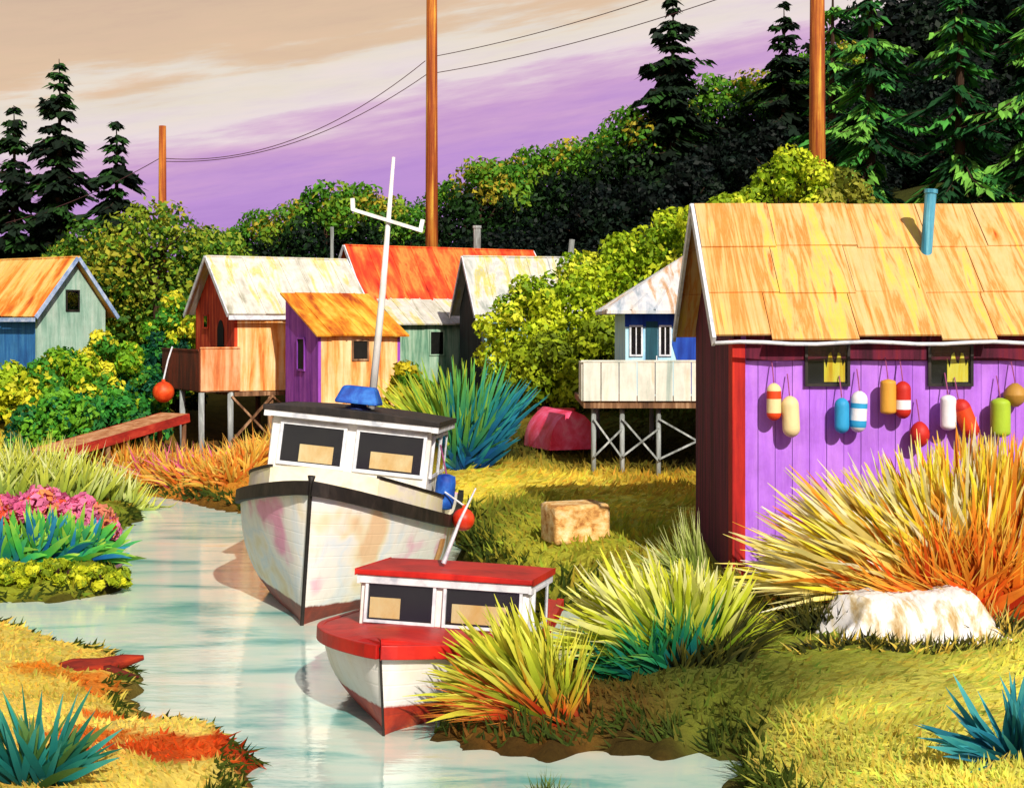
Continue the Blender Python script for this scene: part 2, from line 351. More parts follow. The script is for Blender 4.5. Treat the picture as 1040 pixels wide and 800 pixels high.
# blades: tufts, tussocks, agaves
def blades(root,n,ln,ang,lean,w,pals,rs,droop=.25,rx=.2,ry=.15,seg=5,shape='grass',palfn=None):
    V=[];Fc=[];Co=[]; prof={'grass':[.55,.9,.8,.5,.2,.02],'agave':[.55,.85,1,.85,.5,.02],'stroke':[.5,.85,1,.92,.6,.06]}[shape]
    seg=5
    pal=[[np.array(lin(c,.8)) for c in p] for p in pals]
    for i in range(n):
        a=R(ang[0]+(ang[1]-ang[0])*rs.rand()); le=lean[0]+(lean[1]-lean[0])*rs.rand()
        d=np.array([math.sin(a),le,math.cos(a)]); d/=np.linalg.norm(d)
        L=ln[0]+(ln[1]-ln[0])*rs.rand(); th=rs.rand()*6.283; q=rs.rand()**.5
        p0=np.array([root[0]+rx*q*math.cos(th)+.4*rx*math.sin(a),root[1]+ry*q*math.sin(th),0])
        p0[2]=hz(p0[0],p0[1])-.04 if root[2] is None else root[2]
        sd=np.cross(d,np.array([rs.normal()*.4,-1,rs.normal()*.3])); sd/=np.linalg.norm(sd)
        pp=pal[palfn(math.degrees(a),rs) if palfn else rs.randint(len(pal))]; jit=.8+.4*rs.rand(); ww=w*(.6+.8*rs.rand())
        o=len(V); dr=droop*(.3+1.6*rs.rand())*(.3+abs(math.sin(a)))
        for s in range(seg+1):
            t=s/seg; c=p0+d*L*t+np.array([0,0,-dr*L*t*t])
            if c[2]<.03: c[2]=.03+.01*rs.rand()
            col=pp[0]*(1-t*2)+pp[1]*t*2 if t<.5 else pp[1]*(2-t*2)+pp[2]*(t*2-1)
            V.append(c-sd*ww*prof[s]*.5); V.append(c+sd*ww*prof[s]*.5); Co+= [col*jit]*2
        for s in range(seg): Fc.append((o+2*s,o+2*s+1,o+2*s+3,o+2*s+2))
    return np.array(V),np.array(Fc),np.array(Co)
def tuft(name,label,cat,x,y,sets,group=None,seed=1):
    rs=np.random.RandomState(seed); vs=[];fs=[];cs=[];o=0
    for kw in sets:
        dx,dy=kw.pop('at',(0,0))
        v,f,c=blades((x+dx,y+dy,kw.pop('z',None)),rs=rs,**kw); vs.append(v);fs.append(f+o);cs.append(c);o+=len(v)
    v=np.concatenate(vs); zb=hz(x,y); v=v-np.array([x,y,zb])
    ob=meshnp(name,v,np.concatenate(fs),np.concatenate(cs),LEAF); ob.location=(x,y,zb)
    return tag(ob,label,cat,group,'thing')
def bush(name,label,x,y,rx,top,pal,seed,ry=None,group=None,n=22,per=110,size=.11,cat='bush',base=None):
    """rounded shrub from the ground up to height top (world z)"""
    rs=np.random.RandomState(seed); zb=hz(x,y) if base is None else base; H=top-zb; ry=ry or rx*.8
    t=thing(name,label,cat,(x,y,zb),0,group)
    b=MB()
    for i in range(5):
        a=i*1.26; b.tube([(.05*math.cos(a),.05*math.sin(a),-.15),(rx*.3*math.cos(a),ry*.3*math.sin(a),H*.4),(rx*.5*math.cos(a),ry*.5*math.sin(a),H*.7)],[.05,.035,.015],5)
    b.build('stem',BARK,t)
    c=[];r=[]
    for i in range(n):
        u=(i+.5)/n; a=i*2.39996+rs.rand()*.6; z=H*(.1+.78*u); w=math.sqrt(max(.06,1-(max(0,u-.3)/.75)**2))
        q=.5+.45*rs.rand() if u<.85 else .25
        c.append((rx*w*q*math.cos(a),ry*w*q*math.sin(a),z)); r.append(min(rx,H)*(.24+.14*rs.rand()))
    meshnp('foliage',*lumps(c,r,per,pal,size,rs,.85),LEAF,t)
    return t

# ------------------------------------------------------------------ windows & houses
X_,Y_,Z_=Vector((1,0,0)),Vector((0,1,0)),Vector((0,0,1))
def window(parent,o,u,v,n,w,h,fm,fw=.05,blind=None,mull=0,depth=.05,bm=None,glass=True):
    """surface window: dark reveal, frame bars round it, blind or painted light patch inside, glass in front; o lower-left corner on the wall face"""
    o=Vector(o); u=Vector(u).normalized(); v=Vector(v).normalized(); n=Vector(n).normalized()
    b=MB(); b.frame(o,u,v,n,0,w,0,h,-.02,.006); wd=b.build('window',DARK,parent)
    f=MB(); f.frame(o,u,v,n,-fw,0,-fw,h+fw,0,depth); f.frame(o,u,v,n,w,w+fw,-fw,h+fw,0,depth); f.frame(o,u,v,n,0,w,-fw,0,0,depth-.003); f.frame(o,u,v,n,0,w,h,h+fw,0,depth-.003)
    for i in range(mull): f.frame(o,u,v,n,w*(i+1)/(mull+1)-fw*.3,w*(i+1)/(mull+1)+fw*.3,.003,h-.003,0,depth-.006)
    f.build('frame',fm,wd)
    if blind:
        k=MB()
        if bm=='rag':
            pts=[(blind[0],blind[2])]; m=9
            pts.append((blind[1],blind[2]))
            for i in range(m+1):
                t=i/m; pts.append((blind[1]+(blind[0]-blind[1])*t, blind[2]+(blind[3]-blind[2])*(.35+.65*abs(math.sin(i*2.3+.6)))))
            k.prism([o+u*a*w+v*c*h+n*.012 for a,c in pts],n*.006); k.build('light_patch',YLIGHT,wd)
        else:
            k.frame(o,u,v,n,blind[0]*w,blind[1]*w,blind[2]*h,blind[3]*h,.010,.018); k.build('blind',BLIND,wd)
    if glass:
        g=MB(); g.frame(o,u,v,n,.002,w-.002,.002,h-.002,.026,.030); g.build('pane',GLASS,wd)
    return wd
YLIGHT=mat('yellow_light_patch',['#e8b020','#fce040','#fff070'],(12,12,1),.8,.1,1.0,wear=.2)  # yellow light seen in the windows, painted as a flat ragged panel
def roofslab(mb,L,y0,z0,y1,z1,th,x0,rib=.55,rs=random,ragged=0,jit=0,hr=.03):
    """sheet roof panel from ridge (y0,z0) to eave (y1,z1), x0..x0+L, sheets of their own length and raised seams"""
    n=max(1,round(L/rib)); e=Vector((0,y1-y0,z1-z0)); ln=e.length; e.normalize(); nn=Vector((0,-e.z,e.y)); nn= nn if nn.z>0 else -nn
    for i in range(n):
        a=x0+L*i/n; b=x0+L*(i+1)/n; l=ln-ragged*rs.random(); dz=jit*rs.random()
        o=Vector((0,y0,z0))+nn*dz
        mb.add([o+Vector((x,0,0))+e*s+nn*t for t in (0,th) for (x,s) in ((a+.002,0),(b-.002,0),(b-.002,l),(a+.002,l))],
               [(0,3,2,1),(4,5,6,7),(0,1,5,4),(1,2,6,5),(2,3,7,6),(3,0,4,7)])
        if i and hr: mb.frame(Vector((a,y0,z0)),X_,e,nn,-.02,.02,.01,ln-.01,th*.5+.004,th+hr)
def gable_house(name,label,near,yaw,L,W,H,rise,zb,ms,ov=.3,near_x=-1,rib=.55,found=.5,th=.05,trim=TRIM,gov=.28):
    """near = world position of the corner between the front wall (local y=-W/2) and the gable at local x=near_x*L/2"""
    M=Matrix.Rotation(yaw,3,'Z'); c=Vector((near[0],near[1],0))-M@Vector((near_x*L/2,-W/2,0))
    t=thing(name,label,'house',(c.x,c.y,zb),yaw)
    a,b=L/2,W/2; k=.1
    for y in (-1,1):
        m=MB(); m.box((-a+k,min(y*b,y*(b-k)),-found),(a-k,max(y*b,y*(b-k)),H)); m.build('wall',ms['wall'],t)
    for s in (-1,1):
        m=MB(); m.prism([(s*a,-b,-found),(s*a,b,-found),(s*a,b,H),(s*a,0,H+rise),(s*a,-b,H)],(-s*k,0,0)); m.build('gable_wall',ms['gable'],t)
    sl=rise/b; ye=b+ov; r=MB()
    for y in (-1,1): roofslab(r,L+2*gov,0,H+rise+.03,y*ye,H+rise+.03-sl*ye,th,-a-gov,rib,ragged=.06,jit=.015)
    r.box((-a-gov,-.09,H+rise+.055),(a+gov,.09,H+rise+.10))
    rf=r.build('roof',ms['roof'],t)
    for s in (-1,1):
        m=MB()
        for y in (-1,1):
            m.bar((s*(a+gov+.022),y*.02,H+rise+.03),(s*(a+gov+.022),y*ye,H+rise+.03-sl*ye),.04,.13)
        m.build('barge_board',trim,t)
    m=MB(); m.box((-a-gov,-ye-.04,H+rise-.10-sl*ye),(a+gov,-ye-.003,H+rise+.03-sl*ye)); m.build('fascia',trim,t)
    return t

# --- purple boathouse ------------------------------------------------------------
VIO=mat('violet_boards',['#9454c4','#a868d8','#b274de','#ba7ce0'],(4,4,.5),.85,.35,1.0,wear=.4)
MAR=mat('maroon_boards',['#2e0a1a','#4a0f28','#6b1a38','#7d1c2c'],(6,6,.4),.85,.35,.8)
REDP=mat('red_board',['#7d1418','#b81f1c','#d63420'],(8,8,.5),.8,.3,.8)
ORR=mat('ochre_sheets',['#c8500c','#e89038','#eebc74','#f2c88a','#eebc74','#e8923c','#f0c27c','#f6d058','#f0c27c','#dc6810','#eab060'],(3.0,.22,.22),.75,.35,.75,lo=.3,hi=.72,wear=.25)
def boathouse():
    x0,x1,y0,y1,zb,zw=3.12,9.6,19.4,23.4,.72,4.33
    t=thing('boathouse','purple boathouse hung with painted floats under a rusty ochre roof','house',((x0+x1)/2,(y0+y1)/2,zb)); O=Vector(t.location)
    def L(p): return Vector(p)-O
    m=MB(); n=26
    for i in range(n):   # board wall
        a=x0+.1+(x1-x0-.2)*i/n; b=x0+.1+(x1-x0-.2)*(i+1)/n; j=.006*(i%2)+.005*random.random()
        m.box(L((a+.004,y0-j,zb-.4)),L((b-.004,y0+.1,zw)))
    m.build('wall',VIO,t)
    m=MB(); m.box(L((x0+.1,y1-.1,zb-.4)),L((x1-.1,y1,zw))); m.build('wall',VIO,t)
    rz=6.22; ym=(y0+y1)/2
    for s,x in ((-1,x0),(1,x1)):
        m=MB(); m.prism([L(p) for p in ((x,y0,zb-.4),(x,y1,zb-.4),(x,y1,zw),(x,ym,rz-.08),(x,y0,zw))],(-s*.1,0,0)); m.build('gable_wall',MAR,t)
    m=MB(); m.box(L((x0-.025,y0-.03,zb-.4)),L((x0+.16,y0-.003,4.2))); m.box(L((x0-.025,y0-.003,zb-.4)),L((x0-.003,y0+.3,4.2))); m.build('corner_post',REDP,t,.008)
    m=MB(); m.box(L((x0+.17,y0-.03,3.9)),L((x1,y0-.022,4.25))); m.build('eave_band',MAR,t)  # dark maroon band paints the eave's shadow onto the wall
    # roof in three courses of sheets each side
    r=MB(); rs=random.Random(5); sl=(rz-4.17)/(ym-19.05); nn=Vector((0,-sl,1)).normalized()
    for side in (-1,1):
        e=Vector((0,side,-sl)).normalized(); n_=Vector((0,side*sl,1)).normalized(); ln=math.hypot(ym-19.05,rz-4.17)
        for row in range(3):
            x=x0-.3-rs.random()*.2*0; 
            while x<x1+.3:
                w=.75+.5*rs.random(); w=min(w,x1+.35-x); s0=ln*row/3-(.06 if row else 0); s1=ln*(row+1)/3+(.05*rs.random() if row<2 else -.02-.1*(rs.random()<.4)*rs.random())
                o=L((x,ym,rz))+n_*(.035*(2-row)*.0+.02*(row==1)+.0*(row==2)+.04*(row==0)+.012*rs.random())
                o2=Vector(o); tl=.02*(rs.random()-.3)
                r.add([o2+X_*a+e*s+n_*(h+(tl if a>.1 else 0)) for h in (0,.03) for (a,s) in ((.006,s0),(w-.006,s0),(w-.006,s1),(.006,s1))],[(0,3,2,1),(4,5,6,7),(0,1,5,4),(1,2,6,5),(2,3,7,6),(3,0,4,7)])
                x+=w
    r.build('roof',ORR,t)
    m=MB(); pts=[(x0-.32+i*.35,19.02+.02*math.sin(i*1.7),4.15+.018*math.sin(i*1.3)) for i in range(21)]
    m.tube([L(p) for p in pts],.028,6); m.build('gutter',TRIM,t,smooth=True)
    m=MB(); 
    for (ya,za,yb,zb2) in ((ym,rz,19.05,4.17),(ym,rz,23.75,4.17)): m.bar(L((x0-.33,ya,za)),L((x0-.33,yb,zb2)),.05,.16)
    m.build('barge_board',TRIM,t)
    for a,b in ((820,860),(945,985)):
        xa,xb=wx(a,19.37),wx(b,19.37)
        window(t,L((xa,y0-.022,3.58)),X_,Z_,-Y_,xb-xa,.53,BLACK,.04,(.42,.95,.04,.85),0,.05,'rag')
    p0=Vector((wx(940,20.5),20.5,0)); p0.z=rz-(ym-p0.y)*sl+.0
    pt=L(p0); m=MB(); m.tube([pt-Z_*.1,pt+Vector((.04,0,.45)),pt+Vector((.08,0,.96))],.085,14); m.tube([pt+Vector((.078,0,.92)),pt+Vector((.083,0,.98))],.1,14)
    m.build('stove_pipe',mat('blue_pipe',['#1d5a78','#3d93b4','#7cc4d8'],(9,9,.6),.5,.15,.85),t,smooth=False)
    return t
boathouse()

# --- painted floats on the wall -----------------------------------------------------
def pm(name,h): return mat('float_'+name,[h,h,h],(6,6,2),.55,.2,.85,wear=.35)
FC={'cream':pm('cream','#f0d9a0'),'orange':pm('orange','#ea4a1a'),'blue':pm('blue','#2f9fd4'),'white':pm('white','#f2eef2'),'tan':pm('tan','#dfa23a'),'red':pm('red','#c5281c'),'lime':pm('lime','#a9c832'),'olive':pm('olive','#b98a3a'),'yellow':pm('yellow','#f2e060')}
def float_(px,py,h,w,cols,label,tilt=0,rnd=.5,Yw=19.18):
    x=wx(px,Yw); z=wz(py,Yw); H=h/F*Yw; r=w/F*Yw/2
    t=thing('fishing_float',label,'float',(x,Yw,z),0,'painted floats hung on the boathouse wall')
    names=sorted(set(cols)); n=len(cols); prof=[(.02,-H/2)]; mids=[]
    k=24
    for i in range(k+1):
        u=i/k; z_=-H/2+H*u; e=min(u,1-u)*H/(r*rnd*2); q=r*math.sqrt(max(.05,1-(1-min(1,e))**2)); 
        prof.append((q*(1.0 if u<.75 else 1-.35*(u-.75)*rnd),z_)); 
    for i in range(len(prof)-1): mids.append(names.index(cols[min(n-1,int(max(0,i-.5)/(k)*n))]))
    b=MB(); b.lathe(prof,(0,0,0),16,mids); o=b.build('float_body',[FC[c] for c in names],t,smooth=True); o.rotation_euler=(0,R(tilt),0)
    c=MB(); tp=Vector((math.sin(R(tilt)),0,math.cos(R(tilt))))*H*.5; c.tube([tp-tp*.05,tp+Vector((.0,.08,.16)),tp+Vector((.0,.16,.30))],.009,5); c.build('rope',ROPE,t)
    return t
float_(786,408,38,15,['orange','cream','cream','orange','cream'],'cream float with two orange bands beside the plain cream one')
float_(803,423,42,18,['cream'],'plain cream float nearest the red corner post, lower of its pair',-3)
float_(855,422,36,15,['blue'],'solid sky blue float hung below the first window')
float_(872,418,42,17,['white','blue','white','white','blue','white','white'],'white float with thin blue bands next to the solid blue float',3)
float_(902,403,36,16,['tan','tan','tan'],'blunt tan float hung beside the red and white float',0,.2)
float_(917,406,38,16,['red','white','red','red'],'red float with a white band hung beside the tan float')
float_(963,419,36,16,['white'],'plain white float hung beside the tilted orange one',0,.3)
float_(981,425,42,18,['red','orange','orange','red'],'tilted orange red float with a bright middle below the second window',-22)
float_(1016,424,40,20,['lime'],'lime green float hung on the purple wall',0,.25)
float_(1031,401,24,26,['olive'],'short round olive brown float above the lime green one',0,.8)
float_(934,441,26,20,['red'],'small dark red float half sunk behind the golden grass tips',0,.7)

# --- blue house on stilts ----------------------------------------------------------------
def bluehouse():
    x0,x1,y0,y1=2.55,5.9,31.0,34.2; zd=2.86; ze=4.72; C0=Vector(((x0+x1)/2,(y0+y1)/2,zd))
    t=thing('stilt_cabin','small blue cabin with a pale railed deck on grey stilts','house',C0)
    L=lambda p: Vector(p)-C0
    BL=mat('blue_boards',['#5a98d8','#8cc4ea','#b0e0f4','#c4ecf8'],(5,5,.6),.8,.3,.85,lo=.3,hi=.6,wear=.2)
    NAV=mat('navy_boards',['#12308a','#1f49b4','#2d63c8'],(5,5,.6),.8,.3,.85)
    m=MB(); m.box(L((x0,y0,zd-.1)),L((x1,y1,ze-.02))); m.build('wall',BL,t)
    m=MB(); m.box(L((x0-.012,y0-.02,ze-.36)),L((x1,y0-.003,ze-.03))); m.build('eave_band',NAV,t)
    GR=mat('pale_sheets',['#a8b8c4','#dfe3ea','#f4f2ee','#d8a878','#eef0f4'],(3,.6,.6),.7,.3,.7,wear=.45)
    ap=L(((x0+x1)/2-.1,(y0+y1)/2,6.05)); ov=.45
    co=[L((x0-ov,y0-ov,ze)),L((x1+ov,y0-ov,ze)),L((x1+ov,y1+ov,ze)),L((x0-ov,y1+ov,ze))]; r=MB(); d=Vector((0,0,-.07))
    r.add(co+[ap]+[c+d for c in co],[(0,1,4),(1,2,4),(2,3,4),(3,0,4),(0,5,6,1),(1,6,7,2),(2,7,8,3),(3,8,5,0),(8,7,6,5)])
    for i in range(4):
        a,b=co[i],co[(i+1)%4]; 
        for k in range(0,8): 
            q=a.lerp(b,k/8) if k else a; r.bar(q+Z_*.012,q.lerp(ap,1 if k==0 else .88-abs(k-4)*.2)+Z_*.012,.05,.035)
    r.build('roof',GR,t)
    m=MB(); m.prism([L(p) for p in ((3.78,y0-.003,zd),(3.72,y0-.003,zd+.7),(3.6,y0-.003,zd+1.1),(3.62,y0-.003,ze-.37),(5.9,y0-.003,ze-.37),(5.9,y0-.003,zd))],(0,-.015,0)); m.build('wall_panel',NAV,t)
    # door + windows
    m=MB(); m.box(L((wx(656,31),y0-.03,zd)),L((wx(668,31),y0-.002,zd+1.62))); dr=m.build('door',mat('teal_door',['#0f3a4a','#1f6070'],(8,8,.6),.7,.2,.8),t)
    m=MB(); m.box(L((wx(666.2,31),y0-.05,zd+.75)),L((wx(667.2,31),y0-.03,zd+.85))); m.build('handle',TRIM,dr)
    for a,b in ((641,651),(671,680)): window(t,L((wx(a,31),y0-.003,wz(360,31))),X_,Z_,-Y_,wx(b,31)-wx(a,31),.62,TRIM,.04,None,1,.04)
    # deck, stilts, railing
    dx0,dy0=wx(592,29.8),29.8
    m=MB(); 
    for i in range(8): m.box(L((dx0,dy0+i*.16,zd-.12)),L((x1+.2,dy0+i*.16+.15,zd-.05)))
    m.box(L((dx0+.02,dy0+.03,zd-.26)),L((x1+.2,y1,zd-.125))); m.build('deck',STILTB,t)
    PR=mat('pale_rail',['#a9b8ae','#d4d6c8','#efe9dc','#e2cfb4'],(3,3,.5),.8,.3,.85)
    m=MB(); x=dx0
    while x<4.4: m.box(L((x+.01,dy0-.03,zd-.1)),L((x+.38,dy0,wz(368,29.8)+.02*random.random()))); x+=.39
    for k in range(3): m.box(L((dx0-.03,dy0+.02+k*.4,zd-.1)),L((dx0,dy0+.40+k*.4,wz(368,29.8))))
    m.box(L((dx0-.04,dy0-.045,wz(368,29.8)+.01)),L((4.4,dy0+.02,wz(368,29.8)+.05))); m.build('railing',PR,t)
    m=MB(); m.box(L((4.41,dy0-.03,zd-.1)),L((5.9,dy0,wz(368,29.8)))); m.build('railing',NAV,t)
    posts=[(wx(603,30.0),30.05),(wx(632,30.0),30.05),(wx(669,30.0),30.05),(4.6,30.05),(5.8,30.05),(wx(610,32.5),33.6),(3.4,33.6),(4.8,33.6)]
    for (x,y) in posts:
        zg=hz(x,y); m=MB(); m.tube([L((x,y,zg-.3)),L((x,y,zd-.25))],.055,8); m.build('stilt',STILT,t,smooth=True)
    for (a,b) in ((0,1),(1,2),(2,3)):
        (xa,ya),(xb,yb)=posts[a],posts[b]
        m=MB(); m.bar(L((xa,ya-.09,zd-.5)),L((xb,yb-.09,hz(xb,yb)+.35)),.045,.04); m.build('brace',STILT,t)
        m=MB(); m.bar(L((xa,ya-.14,hz(xa,ya)+.4)),L((xb,yb-.14,zd-.7)),.045,.04); m.build('brace',STILT,t)
bluehouse()

# --- far houses -------------------------------------------------------------------------
ORRB=mat('orange_sheets',['#c8581a','#e88a2c','#f2b860','#f6c878','#f7d23c'],(2.2,.5,.5),.75,.3,.85)
TEAL=mat('teal_boards',['#6f9a86','#9ac0ac','#b5d2c0','#cfe0d0'],(5,5,.5),.85,.3,.8)
BLUEW=mat('blue_wall',['#1a4a8c','#2f74b4','#4a90c4'],(5,5,.5),.85,.3,.8)
yA=R(-32.7)
hA=gable_house('teal_cabin','pale teal cabin with blue side and orange roof behind the yellow bushes',(wx(38,44),44),yA,6,2.75,2.55,1.6,2.4,{'wall':BLUEW,'gable':TEAL,'roof':ORRB},near_x=1,found=1.5,trim=mat('blue_trim',['#6f8fc4','#a9c0e4','#d8e2f4'],(4,4,4),.6,.1,.8))
window(hA,(3.003,-.22,2.5),Y_,Z_,X_,.45,.6,BLACK,.05,None,0,.04)
REDW=mat('red_boards',['#7a1a0c','#a82c14','#c8421c','#d86a38'],(5,5,.6),.85,.3,.95)
ORW=mat('orange_boards',['#d86a24','#f0a85c','#f8cc94','#fcdcac'],(5,5,.5),.85,.3,.9)
CRM=mat('cream_sheets',['#b8b49c','#e6e2d0','#f6f2e8','#f0e288','#f8f6f0'],(2.4,.5,.5),.7,.3,.7,wear=.5)
y3=R(30); nb=(wx(238,41),41)
hB=gable_house('red_stilt_house','red gabled house with a cream roof and walled deck on stilts',nb,y3,4.1,3.8,2.32,1.55,2.58,{'wall':ORW,'gable':REDW,'roof':CRM},found=.15)
a_,b_=-2.05,-1.9
m=MB(); m.prism([(a_-.004,-.35,.2),(a_-.004,-.35,1.7),(a_-.004,-.5,1.92),(a_-.004,-.65,1.98),(a_-.004,-.8,1.92),(a_-.004,-.95,1.7),(a_-.004,-.95,.2)],(-.02,0,0)); m.build('door',DARK,hB)
window(hB,(a_-.003,1.0,1.75),-Y_,Z_,-X_,.4,.35,REDW,.05,None,0,.04)
m=MB(); m.box((.35,b_-.03,.0),(1.15,b_-.003,1.5)); m.build('door',REDP,hB)
window(hB,(.4,b_-.003,1.75),X_,Z_,-Y_,.8,.35,BLACK,.05,None,0,.04)
m=MB(); m.box((a_-1.05,b_-.05,-.16),(a_-.01,-b_,-.04)); m.box((a_-.005,b_-.05,-.3),(2.1,-b_,-.17)); m.build('deck',STILTB,hB)
ORRL=mat('orange_rail',['#b85020','#e08a50','#f2b080','#f4c090'],(4,4,.5),.85,.3,.85); BRW=mat('brown_rail',['#4a2412','#6b3218','#9a3c1c'],(4,4,.6),.85,.3,.8)
m=MB(); m.box((a_-1.05,b_-.09,-.12),(a_+.15,b_-.055,1.12)); m.box((a_-1.07,b_-.12,1.123),(a_+.15,b_-.03,1.17)); m.build('railing',ORRL,hB)
m=MB(); m.box((a_-1.09,b_-.05,-.12),(a_-1.055,-b_,1.05)); m.box((a_-1.11,b_-.02,1.053),(a_-1.03,-b_,1.1)); m.build('railing',BRW,hB)
Mi=hB.matrix_basis if False else Matrix.Translation(hB.location)@Matrix.Rotation(y3,4,'Z')
for (x,y) in ((a_-1.0,b_),(a_-1.0,0),(a_-1.0,1.8),(a_-.1,b_+.05),(-.9,b_+.05),(.6,b_+.05),(1.9,b_+.05),(a_+.2,1.8),(0,1.8),(1.9,1.8)):
    p=Mi@Vector((x,y,0)); m=MB(); m.tube([(x,y,hz(p.x,p.y)-hB.location.z-.3),(x,y,-.17)],.09,8); m.build('stilt',STILT if x<a_+.1 else STILTB,hB,smooth=True)
for (xa,xb) in ((a_-.1,-.9),(-.9,.6)):
    m=MB(); m.bar((xa,b_-.05,-.3),(xb,b_-.05,-1.6),.09,.06); m.build('brace',STILTB,hB)
    m=MB(); m.bar((xa,b_-.12,-1.6),(xb,b_-.12,-.3),.09,.06); m.build('brace',STILTB,hB)
m=MB(); m.tube([(1.9,.1,3.6),(1.9,.1,5.0)],.06,8); m.build('stove_pipe',STILT,hB)
# purple and orange shed
PUR=mat('purple_boards',['#6a2a90','#8a3fae','#a050c0','#b060c8'],(5,5,.5),.85,.3,.85)
ORS=mat('rust_sheets',['#a8400e','#d87818','#f0a028','#f6c04a','#f2d040'],(2.6,.6,.6),.75,.35,.85)
sh=thing('lean_roof_shed','small purple and orange shed with a single sloping orange roof','shed',(wx(323,38),38,1.15),y3)
L_,D_=2.5,2.5; z0,z1=2.98,4.05
m=MB(); m.box((.09,0,-.4),(L_-.09,.09,z0)); m.box((.09,D_-.09,-.4),(L_-.09,D_,z1)); m.build('wall',ORW,sh)
for x,s in ((0,1),(L_,-1)):
    m=MB(); m.prism([(x,0,-.4),(x,D_,-.4),(x,D_,z1),(x,0,z0)],(s*.09,0,0)); m.build('side_wall',PUR,sh)
r=MB(); sl=(z1-z0)/D_; roofslab(r,L_+.3,D_+.15,z1+.03+sl*.15,-.22,z0+.03-sl*.22,.05,-.12,.45,ragged=.05,jit=.02); r.build('roof',ORS,sh)
window(sh,(-.003,1.5,2.0),-Y_,Z_,-X_,.5,.85,PUR,.05,None,0,.04,None,False)
window(sh,(1.05,-.003,2.3),X_,Z_,-Y_,.42,.5,STILTB,.05,None,0,.04,None,False)
# red roofed house with lean-to
RROOF=mat('red_sheets',['#a81c0e','#d83a18','#ec5a24','#f08a3c','#e03a1c'],(2.0,.5,.5),.7,.3,.88)
CRIM=mat('crimson_boards',['#5a0c14','#8a1420','#b02030'],(5,5,.5),.85,.3,.8)
GRN=mat('green_boards',['#4a7a62','#7aa88c','#a2c4a8','#b8d2ba'],(5,5,.5),.85,.3,.8)
nd=(wx(375,50),50)
hD=gable_house('red_roof_house','long house with a bright red sheet roof and a green walled lean-to',nd,y3,7.6,3.3,3.05,1.85,2.4,{'wall':GRN,'gable':CRIM,'roof':RROOF},found=1,rib=.9)
xa=-3.8+.35; yb=-1.65
r=MB(); roofslab(r,3.5,yb-.06,2.95,yb-1.9,1.98,.05,xa-.15,.6,ragged=.05,jit=.02); r.build('lean_to_roof',CRM,hD)
m=MB(); m.prism([(xa,yb-.005,-1),(xa,yb-1.65,-1),(xa,yb-1.65,2.05),(xa,yb-.005,2.88)],(.09,0,0)); m.box((xa+.09,yb-1.65,-1),(xa+3.11,yb-1.56,2.05)); m.prism([(xa+3.11,yb-.005,-1),(xa+3.11,yb-1.65,-1),(xa+3.11,yb-1.65,2.05),(xa+3.11,yb-.005,2.88)],(.09,0,0)); m.build('lean_to_wall',GRN,hD)
window(hD,(xa+1.3,yb-1.653,.95),X_,Z_,-Y_,.5,.8,GRN,.05,None,0,.04)
m=MB(); m.tube([(1.6,.1,4.6),(1.6,.1,5.85)],.15,10); m.tube([(1.6,.1,5.8),(1.6,.1,5.9)],.18,10); m.build('chimney',STILT,hD)
# grey roofed cabin
nf=(wx(489,46),46); DGB=mat('dark_boards',['#171a1c','#2a3034','#3e484c'],(5,5,.5),.85,.3,.8); BG=mat('bluegreen_boards',['#4f8ea0','#86b8c0','#a8d0d0'],(5,5,.5),.85,.3,.8)
GRF=mat('grey_sheets',['#8f9a90','#ccd0c8','#f0eee8','#e8dc78','#d8d8d4'],(2.2,.5,.5),.7,.3,.68,wear=.5)
hF=gable_house('grey_roof_cabin','narrow cabin with dark gable and pale grey roof beside the yellow hedge',nf,R(14.5),4.0,3.4,2.85,1.75,2.1,{'wall':BG,'gable':DGB,'roof':GRF},found=1,rib=.8)
m=MB(); m.tube([(1.55,-.1,4.2),(1.65,-.1,5.3)],.1,8); m.build('stove_pipe',STILT,hF)

# --- red boardwalk -----------------------------------------------------------------------
bw=thing('boardwalk','red sided boardwalk climbing towards the deck of the red stilt house','boardwalk',P(60,458,37.5)); O=Vector(bw.location)
pa,pb=P(48,457,35.4)-O,P(178,420,39.6)-O; dv=(pb-pa); sd=Vector((dv.y,-dv.x,0)).normalized()
m=MB(); n=16
for i in range(n):
    q=pa+dv*(i+.5)/n; m.frame(q,dv.normalized(),sd,Z_,-dv.length/n*.47,dv.length/n*.47,-.5,.5,-.03,.02)
m.build('plank_deck',mat('boardwalk_planks',['#a8623a','#d09060','#e8b488'],(4,4,4),.85,.3,.8),bw)
for s in (-.52,.52):
    m=MB(); m.bar(pa+sd*s-Z_*.10,pb+sd*s-Z_*.10,.05,.24); m.build('side_board',mat('red_side',['#7a1810','#b02c1c','#cc4a30'],(1.5,1.5,4),.85,.3,.85),bw)
for t_ in (.05,.35,.65,.97):
    for s in (-.45,.45):
        q=pa+dv*t_+sd*s; w_=q+O; m=MB(); m.tube([(q.x,q.y,hz(w_.x,w_.y)-O.z-.3),(q.x,q.y,q.z-.05)],.07,7); m.build('post',STILTB,bw)
# orange ball float hung by the deck
fb=thing('ball_float','round orange ball float hanging from the deck rail of the red house','float',P(166,398,40.0))
m=MB(); m.lathe([(.02,-.3)]+[(.31*math.sin(math.pi*(i/12)),-.31*math.cos(math.pi*(i/12))) for i in range(1,12)]+[(.05,.31),(.05,.37),(.02,.37)],(0,0,0),20); m.build('ball',mat('orange_float',['#b82a10','#e04a18','#f27030'],(3,3,3),.5,.15,.85),fb,smooth=True)
m=MB(); m.tube([(0,0,.35),(.05,.3,.9),(.12,.55,1.3)],.025,6); m.build('rope',TRIM,fb)

